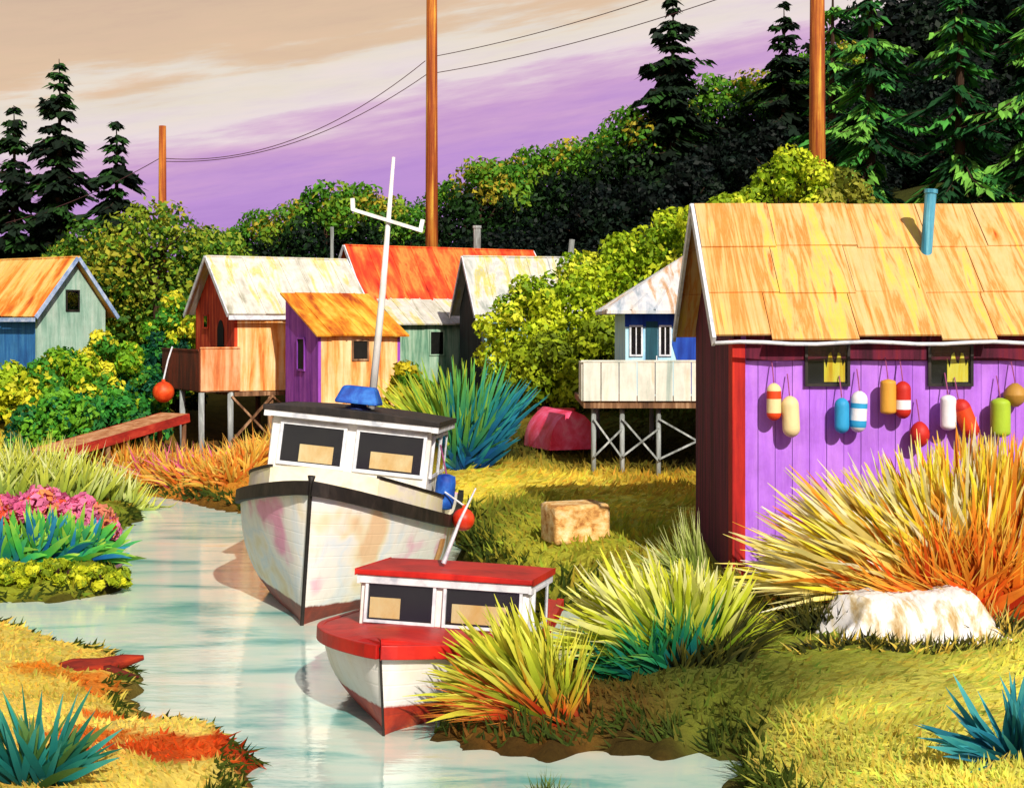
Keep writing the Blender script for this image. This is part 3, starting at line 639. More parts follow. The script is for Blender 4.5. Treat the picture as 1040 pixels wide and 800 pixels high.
# ------------------------------------------------------------------ boats
def zmat(name,bottom,top,zcut,k=.82,rough=.5):
    m,nt,b=nodes(name); t=nt.nodes.new('ShaderNodeTexCoord'); s=nt.nodes.new('ShaderNodeSeparateXYZ'); nt.links.new(t.outputs['Object'],s.inputs[0])
    n=tex(nt,(1.0,1.0,.9),1.0,3,.5,.2); ct=ramp(nt,[(.34+.34*i/(len(top)-1),rgba(c,k)) for i,c in enumerate(top)],n)
    n3=tex(nt,(6,6,.35),1.0,7,.75); ct=mixc(nt,.3,ct,ramp(nt,[(.3,(.62,.5,.4,1)),(.5,(1,1,1,1))],n3),'MULTIPLY')
    n2=tex(nt,(4,4,3),1.0,5,.6); cb=ramp(nt,[(.3+.4*i/(len(bottom)-1),rgba(c,k)) for i,c in enumerate(bottom)],n2)
    a=nt.nodes.new('ShaderNodeMath'); a.operation='MULTIPLY_ADD'; nt.links.new(n2,a.inputs[0]); a.inputs[1].default_value=.10; nt.links.new(s.outputs[2],a.inputs[2])
    mr=nt.nodes.new('ShaderNodeMapRange'); mr.inputs[1].default_value=zcut+.03; mr.inputs[2].default_value=zcut+.06; nt.links.new(a.outputs[0],mr.inputs[0])
    wv=nt.nodes.new('ShaderNodeMath'); wv.operation='MULTIPLY'; nt.links.new(s.outputs[2],wv.inputs[0]); wv.inputs[1].default_value=38
    sn=nt.nodes.new('ShaderNodeMath'); sn.operation='SINE'; nt.links.new(wv.outputs[0],sn.inputs[0]); pw=ramp(nt,[(.86,(1,1,1,1)),(.98,(.0,.0,.0,1))],sn.outputs[0])
    bp=nt.nodes.new('ShaderNodeBump'); bp.inputs['Strength'].default_value=.16; bp.inputs['Distance'].default_value=.02; nt.links.new(pw,bp.inputs['Height']); nt.links.new(bp.outputs[0],b.inputs['Normal'])
    nt.links.new(mixc(nt,mr.outputs[0],cb,ct),b.inputs['Base Color']); b.inputs['Roughness'].default_value=rough
    return m
class Hull:
    def __init__(s,L,B,zbow,zmid,zst,draft,rake,full=.45,bowp=1.0,tr=.8):
        s.__dict__.update(locals())
    def beam(s,u):   # half breadth at the gunwale, u 0 bow..1 stern
        v=math.sin(min(1,u/s.full)*math.pi/2)**.72 if u<s.full else 1-(1-s.tr)*((u-s.full)/(1-s.full))**1.6
        return s.B/2*v
    def zg(s,u): return s.zmid+(s.zbow-s.zmid)*max(0,1-u/.6)**2 + (s.zst-s.zmid)*max(0,(u-.6)/.4)**2
    def zk(s,u): return -s.draft*(1-.45*max(0,1-u/.25)**2)
    def pt(s,u,t,side,off=0):
        z=s.zk(u)+(s.zg(u)-s.zk(u))*t; q=min(1,u/.32)
        f=(1-q)*t**s.bowp+q*(1-(1-t)**2.6)**.62
        x=s.L/2-u*s.L+s.rake*(t-.35)*max(0,1-u/.5)**1.5
        return Vector((x,side*(s.beam(u)*f+off),z))
def hullmesh(h,nu=30,nt=12):
    m=MB(); us=[(i/nu)**1.35 for i in range(nu+1)]
    for side in (-1,1):
        vs=[h.pt(u,j/nt,side) for u in us for j in range(nt+1)]
        fs=[]
        for i in range(nu):
            for j in range(nt):
                q=(i*(nt+1)+j,(i+1)*(nt+1)+j,(i+1)*(nt+1)+j+1,i*(nt+1)+j+1); fs.append(q if side>0 else q[::-1])
        m.add(vs,fs)
    vs=[h.pt(1,j/nt,s_) for j in range(nt+1) for s_ in (-1,1)]; m.add(vs,[(2*j,2*j+1,2*j+3,2*j+2) for j in range(nt)])
    return m
def gunstrip(h,off0,off1,dz0,dz1,u0=0.0,u1=1.0,n=30):
    """closed strip of rectangular section that follows the gunwale on both sides"""
    m=MB()
    for side in (-1,1):
        sec=[]
        for i in range(n+1):
            u=u0+(u1-u0)*(i/n)**1.3; g=h.pt(u,1,side); fx=max(0,1-u/.04)
            o=Vector((fx,side*(1-fx*.6),0))
            sec.append([g+o*off0+Z_*dz0,g+o*off1+Z_*dz0,g+o*off1+Z_*dz1,g+o*off0+Z_*dz1])
        vs=[p for s_ in sec for p in s_]; fs=[]
        for i in range(n):
            for k in range(4):
                q=(i*4+k,(i+1)*4+k,(i+1)*4+(k+1)%4,i*4+(k+1)%4); fs.append(q if side<0 else q[::-1])
        fs+=[(0,1,2,3),(n*4+3,n*4+2,n*4+1,n*4)]; m.add(vs,fs)
    return m
def deck(h,u0,u1,dz,inset,n=24,crown=.05,wall=0):
    """deck sheet between the gunwales; with wall > 0 also sides down from its edge"""
    m=MB(); vs=[];fs=[]; k=6
    for i in range(n+1):
        u=u0+(u1-u0)*i/n; b=max(.005,h.beam(u)-inset); z=h.zg(u)+dz; x=h.pt(u,1,1).x
        for j in range(k+1):
            y=-b+2*b*j/k; vs.append((x,y,z+crown*(1-(2*j/k-1)**2)))
    for i in range(n):
        for j in range(k): fs.append((i*(k+1)+j,i*(k+1)+j+1,(i+1)*(k+1)+j+1,(i+1)*(k+1)+j))
    m.add(vs,fs)
    if wall:
        for j in (0,k):
            o=[vs[i*(k+1)+j] for i in range(n+1)]; v2=o+[(p[0],p[1],p[2]-wall) for p in o]
            m.add(v2,[(i,i+1,n+2+i,n+1+i) if j==0 else (i+1,i,n+1+i,n+2+i) for i in range(n)])
        for e in (0,n):
            o=[vs[e*(k+1)+j] for j in range(k+1)]; v2=o+[(p[0],p[1],p[2]-wall) for p in o]
            m.add(v2,[(i+1,i,k+1+i,k+2+i) for i in range(k)])
    return m
def cabin(parent,xf,xb,wf,z0,zt,rake,wm,rm,om,win,roofth=.1,ovf=.2,ovs=.12,fw=.05,camber=.06,blinds=((.28,.85,.05,.5),(.2,.85,.08,.52)),hz0=.42,hz1=.86,side=((.1,.45),(.55,.9)),yo=0):
    """wheelhouse: corner posts and wall panels, two front windows, side windows, roof"""
    _n=len(parent.children); h=zt-z0; b=wf/2
    m=MB(); m.prism([(xf,-b,z0),(xf-rake,-b,zt),(xb,-b,zt),(xb,-b,z0)],(0,wf,0)); m.build('cabin_wall',wm,parent,.012)
    u=Vector((0,1,0)); v=Vector((-rake,0,h)).normalized(); n=Vector((h,0,rake)).normalized(); hl=math.hypot(h,rake)
    # seen from ahead: +y side is on the viewer's right when the bow points at the viewer
    for k,(a0,a1) in enumerate(win):
        o=Vector((xf,0,z0))+u*(-b+a0*wf)+v*hl*hz0+n*.004
        window(parent,o,u,v,n,(a1-a0)*wf,hl*(hz1-hz0),TRIM,fw,blinds[k],0,.045)
    lx=xf-xb-rake
    for s in (-1,1):
        for (a0,a1) in side:
            if s>0: o=Vector((xf-rake*.6-a0*lx,b+.004,z0+h*hz0)); uu=-X_
            else: o=Vector((xf-rake*.6-a1*lx,-b-.004,z0+h*hz0)); uu=X_
            window(parent,o,uu,Z_,Y_*s,(a1-a0)*lx,h*(hz1-hz0),TRIM,fw,None,0,.045)
    r=MB(); k=8; vs=[]; xs=(xf-rake+ovf,xb-.15)
    for x in xs:
        for t in (0,1):
            for j in range(k+1):
                y=-(b+ovs)+2*(b+ovs)*j/k; vs.append((x,y,zt+.004+t*roofth+camber*(1-(2*j/k-1)**2)*t))
    w_=k+1; fs=[]
    for j in range(k):
        fs.append((w_+j,3*w_+j,3*w_+j+1,w_+j+1)[::-1]); fs.append((j,j+1,2*w_+j+1,2*w_+j)[::-1])
        fs.append((j,w_+j,w_+j+1,j+1)[::-1]); fs.append((2*w_+j,2*w_+j+1,3*w_+j+1,3*w_+j)[::-1])
    fs.append((0,2*w_,3*w_,w_)); fs.append((k,w_+k,3*w_+k,2*w_+k)); r.add(vs,fs)
    rf=r.build('roof',rm,parent,.01)
    t=MB(); t.box((xb-.1,-b-ovs+.02,zt-.10),(xf-rake+ovf-.03,-b-.005,zt+.001)); t.box((xb-.1,b+.005,zt-.10),(xf-rake+ovf-.03,b+ovs-.02,zt+.001)); t.box((xf-rake+.03,-b-.004,zt-.09),(xf-rake+ovf-.03,b+.004,zt+.001)); t.build('roof_trim',om,parent)
    if yo:
        for ch in list(parent.children):
            if ch.name.split('.')[0] in ('cabin_wall','window','roof','roof_trim'): ch.location.y=yo
    return rf
WHUL=zmat('white_hull',['#5a1c10','#7a2a16','#9a3a20'],['#f4a8c8','#f8d4dc','#fbf4ee','#fdf8f0','#eaf0f4','#fdf6ea','#f8e8c4','#f6d0a4'],.12)  # pink and yellow tints paint reflections into the hull colour
def white_boat():
    th=R(3.5); bow=Vector((wx(306,20.1),20.1,0)); Lb=8.4
    h=Hull(Lb,3.4,1.95,1.2,1.25,.62,.5,.34,.78)
    aft=Vector((math.sin(th),math.cos(th),0)); c=bow+aft*(Lb/2)
    t=thing('fishing_boat','white fishing boat with black rail, mast and blue covered lamp moored in creek','boat',c); t.rotation_euler=Euler((R(-5.8),R(-2.2),math.atan2(-aft.y,-aft.x)),'XYZ')
    hullmesh(h).build('hull',WHUL,t,smooth=True)
    gunstrip(h,-.02,.075,-.16,.05).build('rub_rail',BLACK,t,.01)
    m=MB(); m.tube([h.pt(0,j/10,1)+X_*.02 for j in range(11)]+[h.pt(0,1,1)+Vector((.03,0,.12))],[.03]*11+[.06],8); m.build('stem_post',BLACK,t,smooth=True)
    CREAM=mat('cream_deck',['#d8d0c8','#f4ead8','#f8f0c0','#fff8ee'],(1.5,1.5,1.5),.55,.1,.82,wear=.15)
    deck(h,.02,.99,-.03,.03).build('deck',CREAM,t)
    deck(h,.10,.66,.34,.12,wall=.42).build('trunk_cabin',CREAM,t,.015)
    gunstrip(h,-.155,-.10,.325,.37,.10,.66).build('trunk_trim',BLACK,t)
    zt=2.82
    cabin(t,1.7,-.7,2.66,1.5,zt,.10,WHITE,BLACK,TRIM,((.075,.455),(.555,.955)),roofth=.07,ovf=.22,ovs=.14,fw=.055,hz0=.38,hz1=.84,blinds=((.3,.86,.03,.5),(.2,.86,.05,.5)))
    BLU=mat('blue_cover',['#12308c','#1e56b8','#3a86dc'],(3,3,3),.6,.2,.85)
    DBL=mat('dark_blue',['#0c1c50','#16307c'],(3,3,3),.6,.2,.85)
    cx,cy=1.1,-.02
    m=MB(); m.lathe([(.22,0),(.22,.03),(.14,.05),(.12,.18),(.2,.2)],(cx,cy,zt+.13),14); sb=m.build('lamp_base',DBL,t)
    m=MB(); b0=[(cx+sx*.34,cy+sy*.38,zt+.22) for sx,sy in ((-1,-1),(1,-1),(1,1),(-1,1))]; b1=[(cx+sx*.2,cy+sy*.27,zt+.52) for sx,sy in ((-1,-1),(1,-1),(1,1),(-1,1))]
    m.add(b0+b1,[(3,2,1,0),(4,5,6,7),(0,1,5,4),(1,2,6,5),(2,3,7,6),(3,0,4,7)]); m.build('lamp_cover',BLU,t,.05)
    m=MB(); m.tube([(.35,.08,zt+.05),(.35,.06,zt+2.2),(.35,.0,zt+4.55)],[.075,.06,.03],10); ms=m.build('mast',WHITE,t,smooth=True)
    m=MB(); m.bar((.35+.07,-.62,zt+3.56),(.35+.07,.66,zt+3.30),.06,.06); m.bar((.42,-.60,zt+3.55),(.42,-.63,zt+3.75),.07,.07); m.bar((.42,.62,zt+3.32),(.42,.64,zt+3.50),.07,.07); m.build('cross_arm',WHITE,ms)
    # patch of bare planking on the port bow
    m=MB(); vs=[h.pt(.30+.055*i/3,.42+.40*j/6,1,.012) for i in range(4) for j in range(7)]; m.add(vs,[(i*7+j,(i+1)*7+j,(i+1)*7+j+1,i*7+j+1) for i in range(3) for j in range(6)]); m.build('planking_patch',mat('bare_plank',['#c87a3a','#e0a060','#f0c890'],(6,6,.5),.8,.2,.8),t)
    m=MB(); m.tube([(-1.2,1.18,1.3),(-1.2,1.5,1.5)],.03,6)
    m=MB(); m.lathe([(.06,-.30),(.15,-.27),(.17,-.15),(.17,.15),(.15,.27),(.05,.3)],(1.0,1.58,1.72),14); m.build('barrel_fender',BLU,t,smooth=True)
    m=MB(); m.tube([(1.0,1.58,2.0),(1.0,1.42,2.5)],.015,5); m.build('fender_rope',ROPE,t)
    g=h.pt(.36,1,1); q=(g.x,g.y+.26,g.z+.0)
    m=MB(); m.lathe([(.02,-.19)]+[(.19*math.sin(math.pi*i/10),-.19*math.cos(math.pi*i/10)) for i in range(1,10)]+[(.04,.19),(.04,.24)],q,16); m.build('ball_fender',mat('red_fender',['#b81c10','#e03a18','#f06030'],(3,3,3),.45,.1,.85),t,smooth=True)
    m=MB(); m.tube([(q[0],q[1],q[2]+.22),(g.x,g.y-.1,g.z+.42)],.014,5); m.build('fender_rope',TRIM,t)
white_boat()
RHUL=zmat('small_hull',['#8a1c10','#b83418','#d85a2c'],['#d8e2f0','#f6f2ee','#fdf8f0','#f8ecd8'],.14)
def red_boat():
    th=R(12); bow=Vector((wx(388,14.7),14.7,0)); Lb=5.0
    h=Hull(Lb,2.5,.80,.70,.72,.4,.30,.36,.85)
    aft=Vector((math.sin(th),math.cos(th),0)); c=bow+aft*(Lb/2)
    t=thing('cabin_boat','small white cabin boat with red deck and red roof in the reeds','boat',c); t.rotation_euler=Euler((R(-1.5),R(-4.2),math.atan2(-aft.y,-aft.x)),'XYZ')
    hullmesh(h).build('hull',RHUL,t,smooth=True)
    RD=mat('red_deck',['#9a1410','#c41e16','#da2c1c'],(2,2,2),.5,.15,.85,wear=.25)
    gunstrip(h,-.02,.06,-.12,.03).build('rub_rail',RD,t,.01)
    deck(h,.0,.99,.02,.0,crown=.07).build('deck',RD,t)
    m=MB(); m.tube([h.pt(0,j/10,1)+X_*.012 for j in range(11)],.014,6); m.build('stem_post',BLACK,t)
    cabin(t,1.15,-.1,2.02,.66,1.36,.05,WHITE,RD,TRIM,((.05,.44),(.52,.95)),roofth=.06,ovf=.10,ovs=.06,fw=.035,yo=.26,hz0=.27,hz1=.86,camber=.015,blinds=((.03,.5,.05,.62),(.08,.82,.06,.58)),side=((.15,.8),))
    m=MB(); m.tube([(.5,.08,1.48),(.45,.25,2.0),(.4,.42,2.4)],[.03,.018,.01],6); m.build('antenna',TRIM,t)
red_boat()
# overturned pink dinghy
def dinghy():
    x,y=wx(563,33),33.0; z=hz(x,y)
    t=thing('overturned_dinghy','overturned pink and red dinghy lying on the grass by stilts','boat',(x,y,z),R(110))
    h=Hull(2.4,1.36,.62,.6,.6,.3,.2,.5,.9,.85)
    m=hullmesh(h,20,8); ob=m.build('hull',mat('pink_hull',['#c8142c','#e83058','#f45c88','#f88aac'],(2,2,2),.5,.15,.95),t,smooth=True)
    ob.rotation_euler=(math.pi,0,0); ob.location=(0,0,.58)
    b=MB(); b.bar((1.1,0,.80),(-1.25,0,.91),.05,.06); b.build('keel',mat('red_keel',['#8a1020','#b01c2c'],(4,4,4),.6,.1,.8),t)
dinghy()
# straw bale
def bale():
    x,y=wx(584,22.9),22.9; z=hz(x,y)
    t=thing('straw_bale','square tan bale standing alone on the olive grass','bale',(x,y,z-.03),R(20))
    m=MB(); n=10
    w,d,hh=.98,.7,.64; vs=[];rs=random.Random(3)
    import bmesh
    bm=bmesh.new(); bmesh.ops.create_cube(bm,size=1)
    bmesh.ops.scale(bm,vec=(w,d,hh),verts=bm.verts); bmesh.ops.translate(bm,vec=(0,0,hh/2),verts=bm.verts)
    bmesh.ops.bevel(bm,geom=list(bm.edges),offset=.085,segments=4,affect='EDGES',profile=.6)
    for v in bm.verts: v.co+=Vector((rs.gauss(0,.006),rs.gauss(0,.006),rs.gauss(0,.005)))
    me=bpy.data.meshes.new('bale_body'); bm.to_mesh(me); bm.free(); me.materials.append(mat('straw',['#a86a34','#dfa85e','#f2cc8c','#f8dcae'],(5,5,7),.9,.8,.9)); me.polygons.foreach_set('use_smooth',[True]*len(me.polygons))
    o=bpy.data.objects.new('bale_body',me); C.objects.link(o); o.parent=t
bale()
# white tarp
def tarp():
    x,y=wx(926,16.4),16.5; z=hz(x,y); n=70; k=40; rs=np.random.RandomState(4)
    U,V=np.meshgrid(np.linspace(-1.08,1.08,n),np.linspace(-.65,.65,k)); 
    e=np.maximum(np.abs(U+.04)/.9,np.abs(V)/.52); s=1/(1+np.exp((np.sqrt((U/.9)**6+(V/.52)**4)-.80)*6.5))
    uu=np.interp(U+.05*np.sin(V*7),[-1.04,-.9,-.72,-.4,-.05,.3,.52,.72,.9,1.02],[0,.24,.46,.52,.47,.5,.57,.53,.26,0])
    vv=np.clip(1-np.abs((V-.05)/.6)**3.2,0,1); s=uu*vv/.55
    H=uu*vv-.04+.03*np.sin(U*15+2*np.sin(V*5))*np.clip(1.25-vv,0,1)+.02*np.sin(U*33+3*np.sin(V*7))*(1.1-vv)+.015*np.sin(U*6+V*11)+.008*rs.normal(size=U.shape)
    Xr=U*(1+.05*np.sin(V*9)); 
    v=np.stack([Xr,V,H],-1).reshape(-1,3); i=(np.arange(k-1)[:,None]*n+np.arange(n-1)[None,:]).reshape(-1); f=np.stack([i,i+1,i+n+1,i+n],-1)
    o=meshnp('draped_tarp',v,f,np.ones((len(v),3)),mat('white_canvas',['#a8803c','#d8c49c','#f4f0ec','#f6f2f0','#d8c8a4','#b89454'],(4,1.2,1.6),.85,.4,.78,wear=.3),smooth=True)
    o.location=(x,y,z); o.rotation_euler=(0,0,R(4)); tag(o,'rumpled white canvas tarp over a low heap beneath the golden grass','tarp')
    so=o.modifiers.new('thick','SOLIDIFY'); so.thickness=.02
tarp()
# driftwood
def log():
    x,y=wx(100,16.7),16.75; z=.16
    t=thing('driftwood_log','red brown broken log lying at the edge of the yellow bank','log',(x,y,z),R(18))
    m=MB(); m.tube([(-.55,0,.05),(-.3,.02,.09),(0,-.01,.1),(.3,.05,.13),(.52,.03,.16)],[.10,.12,.10,.08,.03],10); m.build('log_body',mat('red_log',['#5a140a','#a02c12','#d04a1c'],(1,8,8),.85,.5,.8),t,smooth=True)
    m=MB(); m.tube([(.0,-.02,.1),(.25,-.12,.02),(.45,-.2,-.02)],[.07,.05,.015],7); m.tube([(-.2,0,.1),(-.35,-.16,-.02)],[.06,.02],7); m.build('branch_stub',mat('dark_log',['#2a0c06','#5a180c','#7a2412'],(1,8,8),.85,.5,.8),t,smooth=True)
log()

# ------------------------------------------------------------------ poles and wires
def pole(px,Y,top,r,label):
    x=wx(px,Y); zb=hz(x,Y); t=thing('utility_pole',label,'utility pole',(x,Y,zb))
    m=MB(); m.tube([(0,0,-.8),(0,0,(top-zb)*.5),(.0,0,top-zb)],[r*1.12,r,r*.85],12); m.build('pole_shaft',POLEW,t,smooth=True)
    b=MB()
    return t,x,Y
pole(165,55,wz(128,55),.165,'short brown utility pole standing among the trees beyond the red house')
pole(438.5,54,19.5,.24,'tall orange utility pole rising behind the red sheet roof')
pole(830,42,16.6,.24,'tall rusty utility pole on the wooded slope above the boathouse')
def wire(a,b,sag,label,r=.016):
    a,b=Vector(a),Vector(b); pts=[]
    for i in range(25):
        t=i/24; p=a.lerp(b,t); p.z-=sag*4*t*(1-t); pts.append(p-a)
    m=MB(); m.tube(pts,r,5); o=m.build('power_line',mat('wire',['#4a2a30','#5a3a3c'],(3,3,3),.7,0,.8)); o.location=a
    tag(o,label,'power line',group='power lines strung between the poles')
wire(P(168,161,55),P(432,62,54),1.15,'upper power line sagging between the short brown pole and the tall orange pole')
wire(P(168,164,55),P(433,76,54),.95,'lower power line sagging between the short brown pole and the tall orange pole')
wire(P(444,57,54),P(826,-62,42),.35,'upper power line rising from the tall orange pole to the wooded slope')
wire(P(444,74,54),P(827,-36,42),.35,'lower power line rising from the tall orange pole to the wooded slope')
wire(P(162,161,55),P(-140,240,58),1.0,'power line running down behind the dark conifers from the short brown pole')

# ------------------------------------------------------------------ trees
SKY=[(120,262),(180,244),(230,232),(300,206),(340,186),(380,204),(430,204),(480,168),(520,168),(560,148),(600,142),(640,120),(700,106),(740,78),(790,72),(830,56),(900,20),(1060,-20)]
def sky(px): return float(np.interp(px,[a for a,_ in SKY],[b for _,b in SKY]))
YG=['#10200f','#162c14','#1e3a1a','#264a1a','#12241a']
DK=['#0a1410','#0e1c14','#12241c','#162a18','#0c1816']
LBL1='broadleaf tree with sunlight painted on its upper leaves along the wooded skyline'; G1='broadleaf trees along the skyline'
LBL2='dark green broadleaf tree packed on the slope under the skyline trees'; G2='dark trees on the slope'
pt=[tree_proto('broadleaf_tree',7,2.3,YG,20+i,LBL1,'tree',G1,n=46,per=110,size=.13,top=['#4c8a22','#6ca42c','#8cb030','#3a6e20','#5c9424','#c0b034']) for i in range(3)]  # lighter palette paints sunlight into the upper crown
pd=[tree_proto('dark_tree',7,2.6,DK,30+i,LBL2,'tree',G2,n=34,per=130,size=.16) for i in range(2)]
used=set(); k=0
def puttree(protos,px,Y,ytop,wide=1.0,dz=-.2):
    global k
    p=protos[k%len(protos)]; k+=1
    o=p if p.name not in used else dup(p); used.add(p.name)
    x=wx(px,Y); zb=hz(x,Y)+dz; H=max(2.5,wz(ytop,Y)-zb); s=H/7*wide
    o.location=(x,Y,zb); o.scale=(max(s,.75),max(s,.75),H/7); o.rotation_euler=(0,0,random.random()*6.28); return o
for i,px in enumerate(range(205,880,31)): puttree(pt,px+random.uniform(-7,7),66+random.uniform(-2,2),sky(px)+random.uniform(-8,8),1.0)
for i,px in enumerate(range(150,1000,42)): puttree(pd,px+random.uniform(-8,8),61+random.uniform(-2,2),sky(px)+66+random.uniform(-8,14),1.0)
for i,px in enumerate(range(480,1060,48)): puttree(pd,px+random.uniform(-8,8),55+random.uniform(-2,2),sky(px)+112+random.uniform(-8,14),1.1)
for i,px in enumerate(range(885,1090,48)): puttree(pd,px,72,sky(px)-15+random.uniform(-8,14),1.1)
for i,px in enumerate(range(-40,180,44)): puttree(pd,px,60,248+random.uniform(-8,8),1.0)
OL=['#4a7a20','#6a9c28','#8cb030','#a4b838','#3f6a1c','#b8b434']
for px,py,Y,sp in ((90,232,53,'mid olive broadleaf tree between the dark conifers and the teal cabin'),(158,208,52.5,'olive tree at the foot of the short brown pole'),(214,238,54,'olive green tree behind the cream roof of the red house')):
    t=tree_proto('olive_tree',6,2.5,OL,int(px),sp,'tree','olive trees behind the far houses',n=36,per=120,size=.12); x=wx(px,Y); zb=hz(x,Y); t.location=(x,Y,zb); s=(wz(py,Y)-zb)/6; t.scale=(s,s,s)
for px,py,Y,H,R0,sd,lb in ((14,112,57,10,3.3,1,'dark conifer with a thin leaning tip at the very edge of the left treeline'),(60,66,57,11,3.8,2,'tallest dark conifer of the three above the teal cabin'),(118,128,56,9,3.5,3,'dark conifer standing closest to the short brown pole'),
     (683,-8,64,12,4.6,4,'lone dark conifer rising above the middle of the skyline trees'),(796,8,62,11,3.8,5,'dark conifer just beside the tall rusty pole')):
    x=wx(px,Y); zb=hz(x,Y); Ht=wz(py,Y)-zb; conifer('conifer_tree',Ht,R0,sd,lb,'dark conifers on the skyline',leaf=.75,tiers=2.3,nb=(8,12),wid=.36,z0=.05).location=(x,Y,zb)
GP2=('#1a4a24','#286430','#387c36','#4c9c40','#1f4c28','#78b848')
for px,py,Y,R0,sd,lb in ((884,-60,47,4.0,6,'big green conifer behind the boathouse with low spreading boughs'),(975,-70,45,4.2,7,'big bright green conifer above the blue stove pipe'),(1045,-40,44,3.8,8,'big green conifer cut by the edge of the picture beyond the boathouse roof'),(845,-30,52,3.2,9,'slim dark conifer just behind the tall rusty pole')):
    x=wx(px,Y); zb=hz(x,Y)-.3; Ht=wz(py,Y)-zb; conifer('green_conifer' ,Ht,R0,sd,lb,'big conifers behind the boathouse',pal=GP2,leaf=.72,dens=1.1,droop=.5,z0=.02,wid=.2,tiers=1.5,nb=(7,11)).location=(x,Y,zb)

# ------------------------------------------------------------------ bushes
YB=['#94b41e','#b0cc24','#c8dc2a','#dce834','#7ea41c','#ecf044']
for i,(px,py,Y,r,lb) in enumerate(((536,276,40.5,1.5,'yellow green bush at the end of the hedge beside the grey roofed cabin'),(588,252,41.5,1.7,'yellow green bush with a domed top, second along the hedge'),(634,228,42,1.8,'tall yellow green bush in the middle of the hedge'),(684,206,42,1.9,'yellow green bush rising highest at the boathouse gable'),
     (560,340,38,1.3,'lower olive green bush in front of the hedge'),(612,318,37,1.4,'olive bush directly behind the pale deck of the blue cabin'))):
    bush('yellow_bush',lb,wx(px,Y),Y,r,wz(py,Y),YB if i<4 else ['#7d9418','#9ab01e','#6a7c16','#b8c828'],40+i,group='yellow green hedge bushes',n=28,per=210,size=.09)
for i,(px,py,Y,r,lb) in enumerate(((740,190,40,1.5,'bright bush just above the ridge of the boathouse'),(806,140,41,1.5,'bright yellow bush at the foot of the tall rusty pole'),(850,165,41,1.4,'olive bush between the rusty pole and the big conifers'))):
    bush('slope_bush',lb,wx(px,Y),Y,r,wz(py,Y),YB if i<2 else ['#6a7420','#8a9030','#a8a83c'],50+i,group='bushes on the slope',n=28,per=210,size=.09)
LB=['#5ca024','#84bc28','#b0d02c','#d8dc30','#f0e83c','#4a9430']
LB2=['#2f7a3a','#3f9a3c','#58aa34','#78b830','#1f6a4a']
for i,(px,py,Y,r,p,lb) in enumerate(((14,372,39,1.2,LB,'yellow flecked bush lowest along the cabin wall'),(62,352,39.5,1.25,LB,'yellow flecked bush covering the base of the teal cabin'),(106,330,40.5,1.2,LB,'yellow flecked bush tallest beside the teal gable'),(60,395,38,1.3,LB2,'blue green bush in the shade under the yellow flecked ones'),(132,362,41,1.15,LB2,'blue green bush beside the red stilt house'),(108,392,39.5,1.1,LB2,'blue green bush just above the red boardwalk'),
      (178,288,45.5,1.2,LB,'bright green bush squeezed between trees and the red gable'),(165,335,45,1.2,['#0f4a3a','#1c6a34','#3a8a2a'],'deep green bush behind the walled deck'))):
    bush('flecked_bush',lb,wx(px,Y),Y,r,wz(py,Y),p,60+i,group='bushes beside the far houses',n=26,per=190,size=.09)
bush('small_bush','yellow green bush between shed and fan shaped plant',wx(415,33),33,.75,wz(362,33),['#8c9a18','#c8b81c','#5a8a20','#e0cc28'],81,n=18,per=100,size=.09)

# ------------------------------------------------------------------ grasses and flowers
YEL=[('#e0702a','#f8cc3c','#fff858'),('#c88a28','#f4dc70','#fffab0'),('#e0702a','#f4d050','#fcec30'),('#c8a040','#f0e8a0','#fffae0')]
RED=[('#d02a10','#f06018','#fcb840'),('#d83410','#f0801e','#fcd850'),('#b8200c','#e84014','#f49828'),('#e04010','#f49028','#fcec70')]
GOLD=[('#a8882c','#e8c850','#fbec80'),('#b89430','#f0d460','#fff4a8')]
def pf(a,rs):
    return (0 if a<-52 else 1 if rs.rand()<.45 else 2)*4+rs.randint(4)
fx=wx(985,17.4)
tuft('fountain_grass','huge fountain of golden grass with fiery red base before the boathouse','ornamental grass',fx,17.5,[
 dict(n=1400,ln=(1.3,2.75),ang=(-67,-34),lean=(-.3,.15),shape='stroke',w=.085,pals=GOLD*2+YEL+RED,palfn=lambda a,rs: rs.randint(8) if rs.rand()<.93 else 8+rs.randint(4),droop=.16,rx=.75,ry=.3),
 dict(n=1400,ln=(1.1,2.5),ang=(-45,5),lean=(-.3,.15),shape='stroke',w=.085,pals=YEL*2+RED,droop=.12,rx=.7,ry=.3,at=(.1,0)),
 dict(n=900,ln=(1.0,2.65),ang=(-10,40),lean=(-.3,.1),shape='stroke',w=.085,pals=YEL+RED*2,droop=.12,rx=.6,ry=.3,at=(.35,0)),
 dict(n=1300,ln=(.6,1.85),ang=(-60,50),lean=(-.4,0),w=.085,pals=RED,droop=.15,rx=.8,ry=.2,at=(.0,-.42)),
 dict(n=160,ln=(.9,1.5),ang=(-72,-50),lean=(-.4,.1),w=.05,pals=GOLD,droop=.1,rx=.7,ry=.3,at=(-.5,0))],seed=3)
OLV=[('#1c2410','#3a3c18','#6a6424'),('#24300f','#4a4c1a','#8a8230'),('#141c0c','#2c3414','#4c501c')]
tuft('dark_grass','dark olive grass clump growing behind the white tarp','grass clump',wx(840,17.2),17.3,[dict(n=200,ln=(.3,.75),ang=(-60,50),lean=(-.5,.2),w=.035,pals=OLV+GOLD[:1],rx=.55,ry=.3)],seed=4)
tuft('dark_grass','dark green grass clump crowding the low end of the white tarp','grass clump',wx(836,16.7),16.7,[dict(n=260,ln=(.3,.7),ang=(-60,55),lean=(-.4,.2),w=.04,pals=OLV,rx=.35,ry=.25)],seed=60)
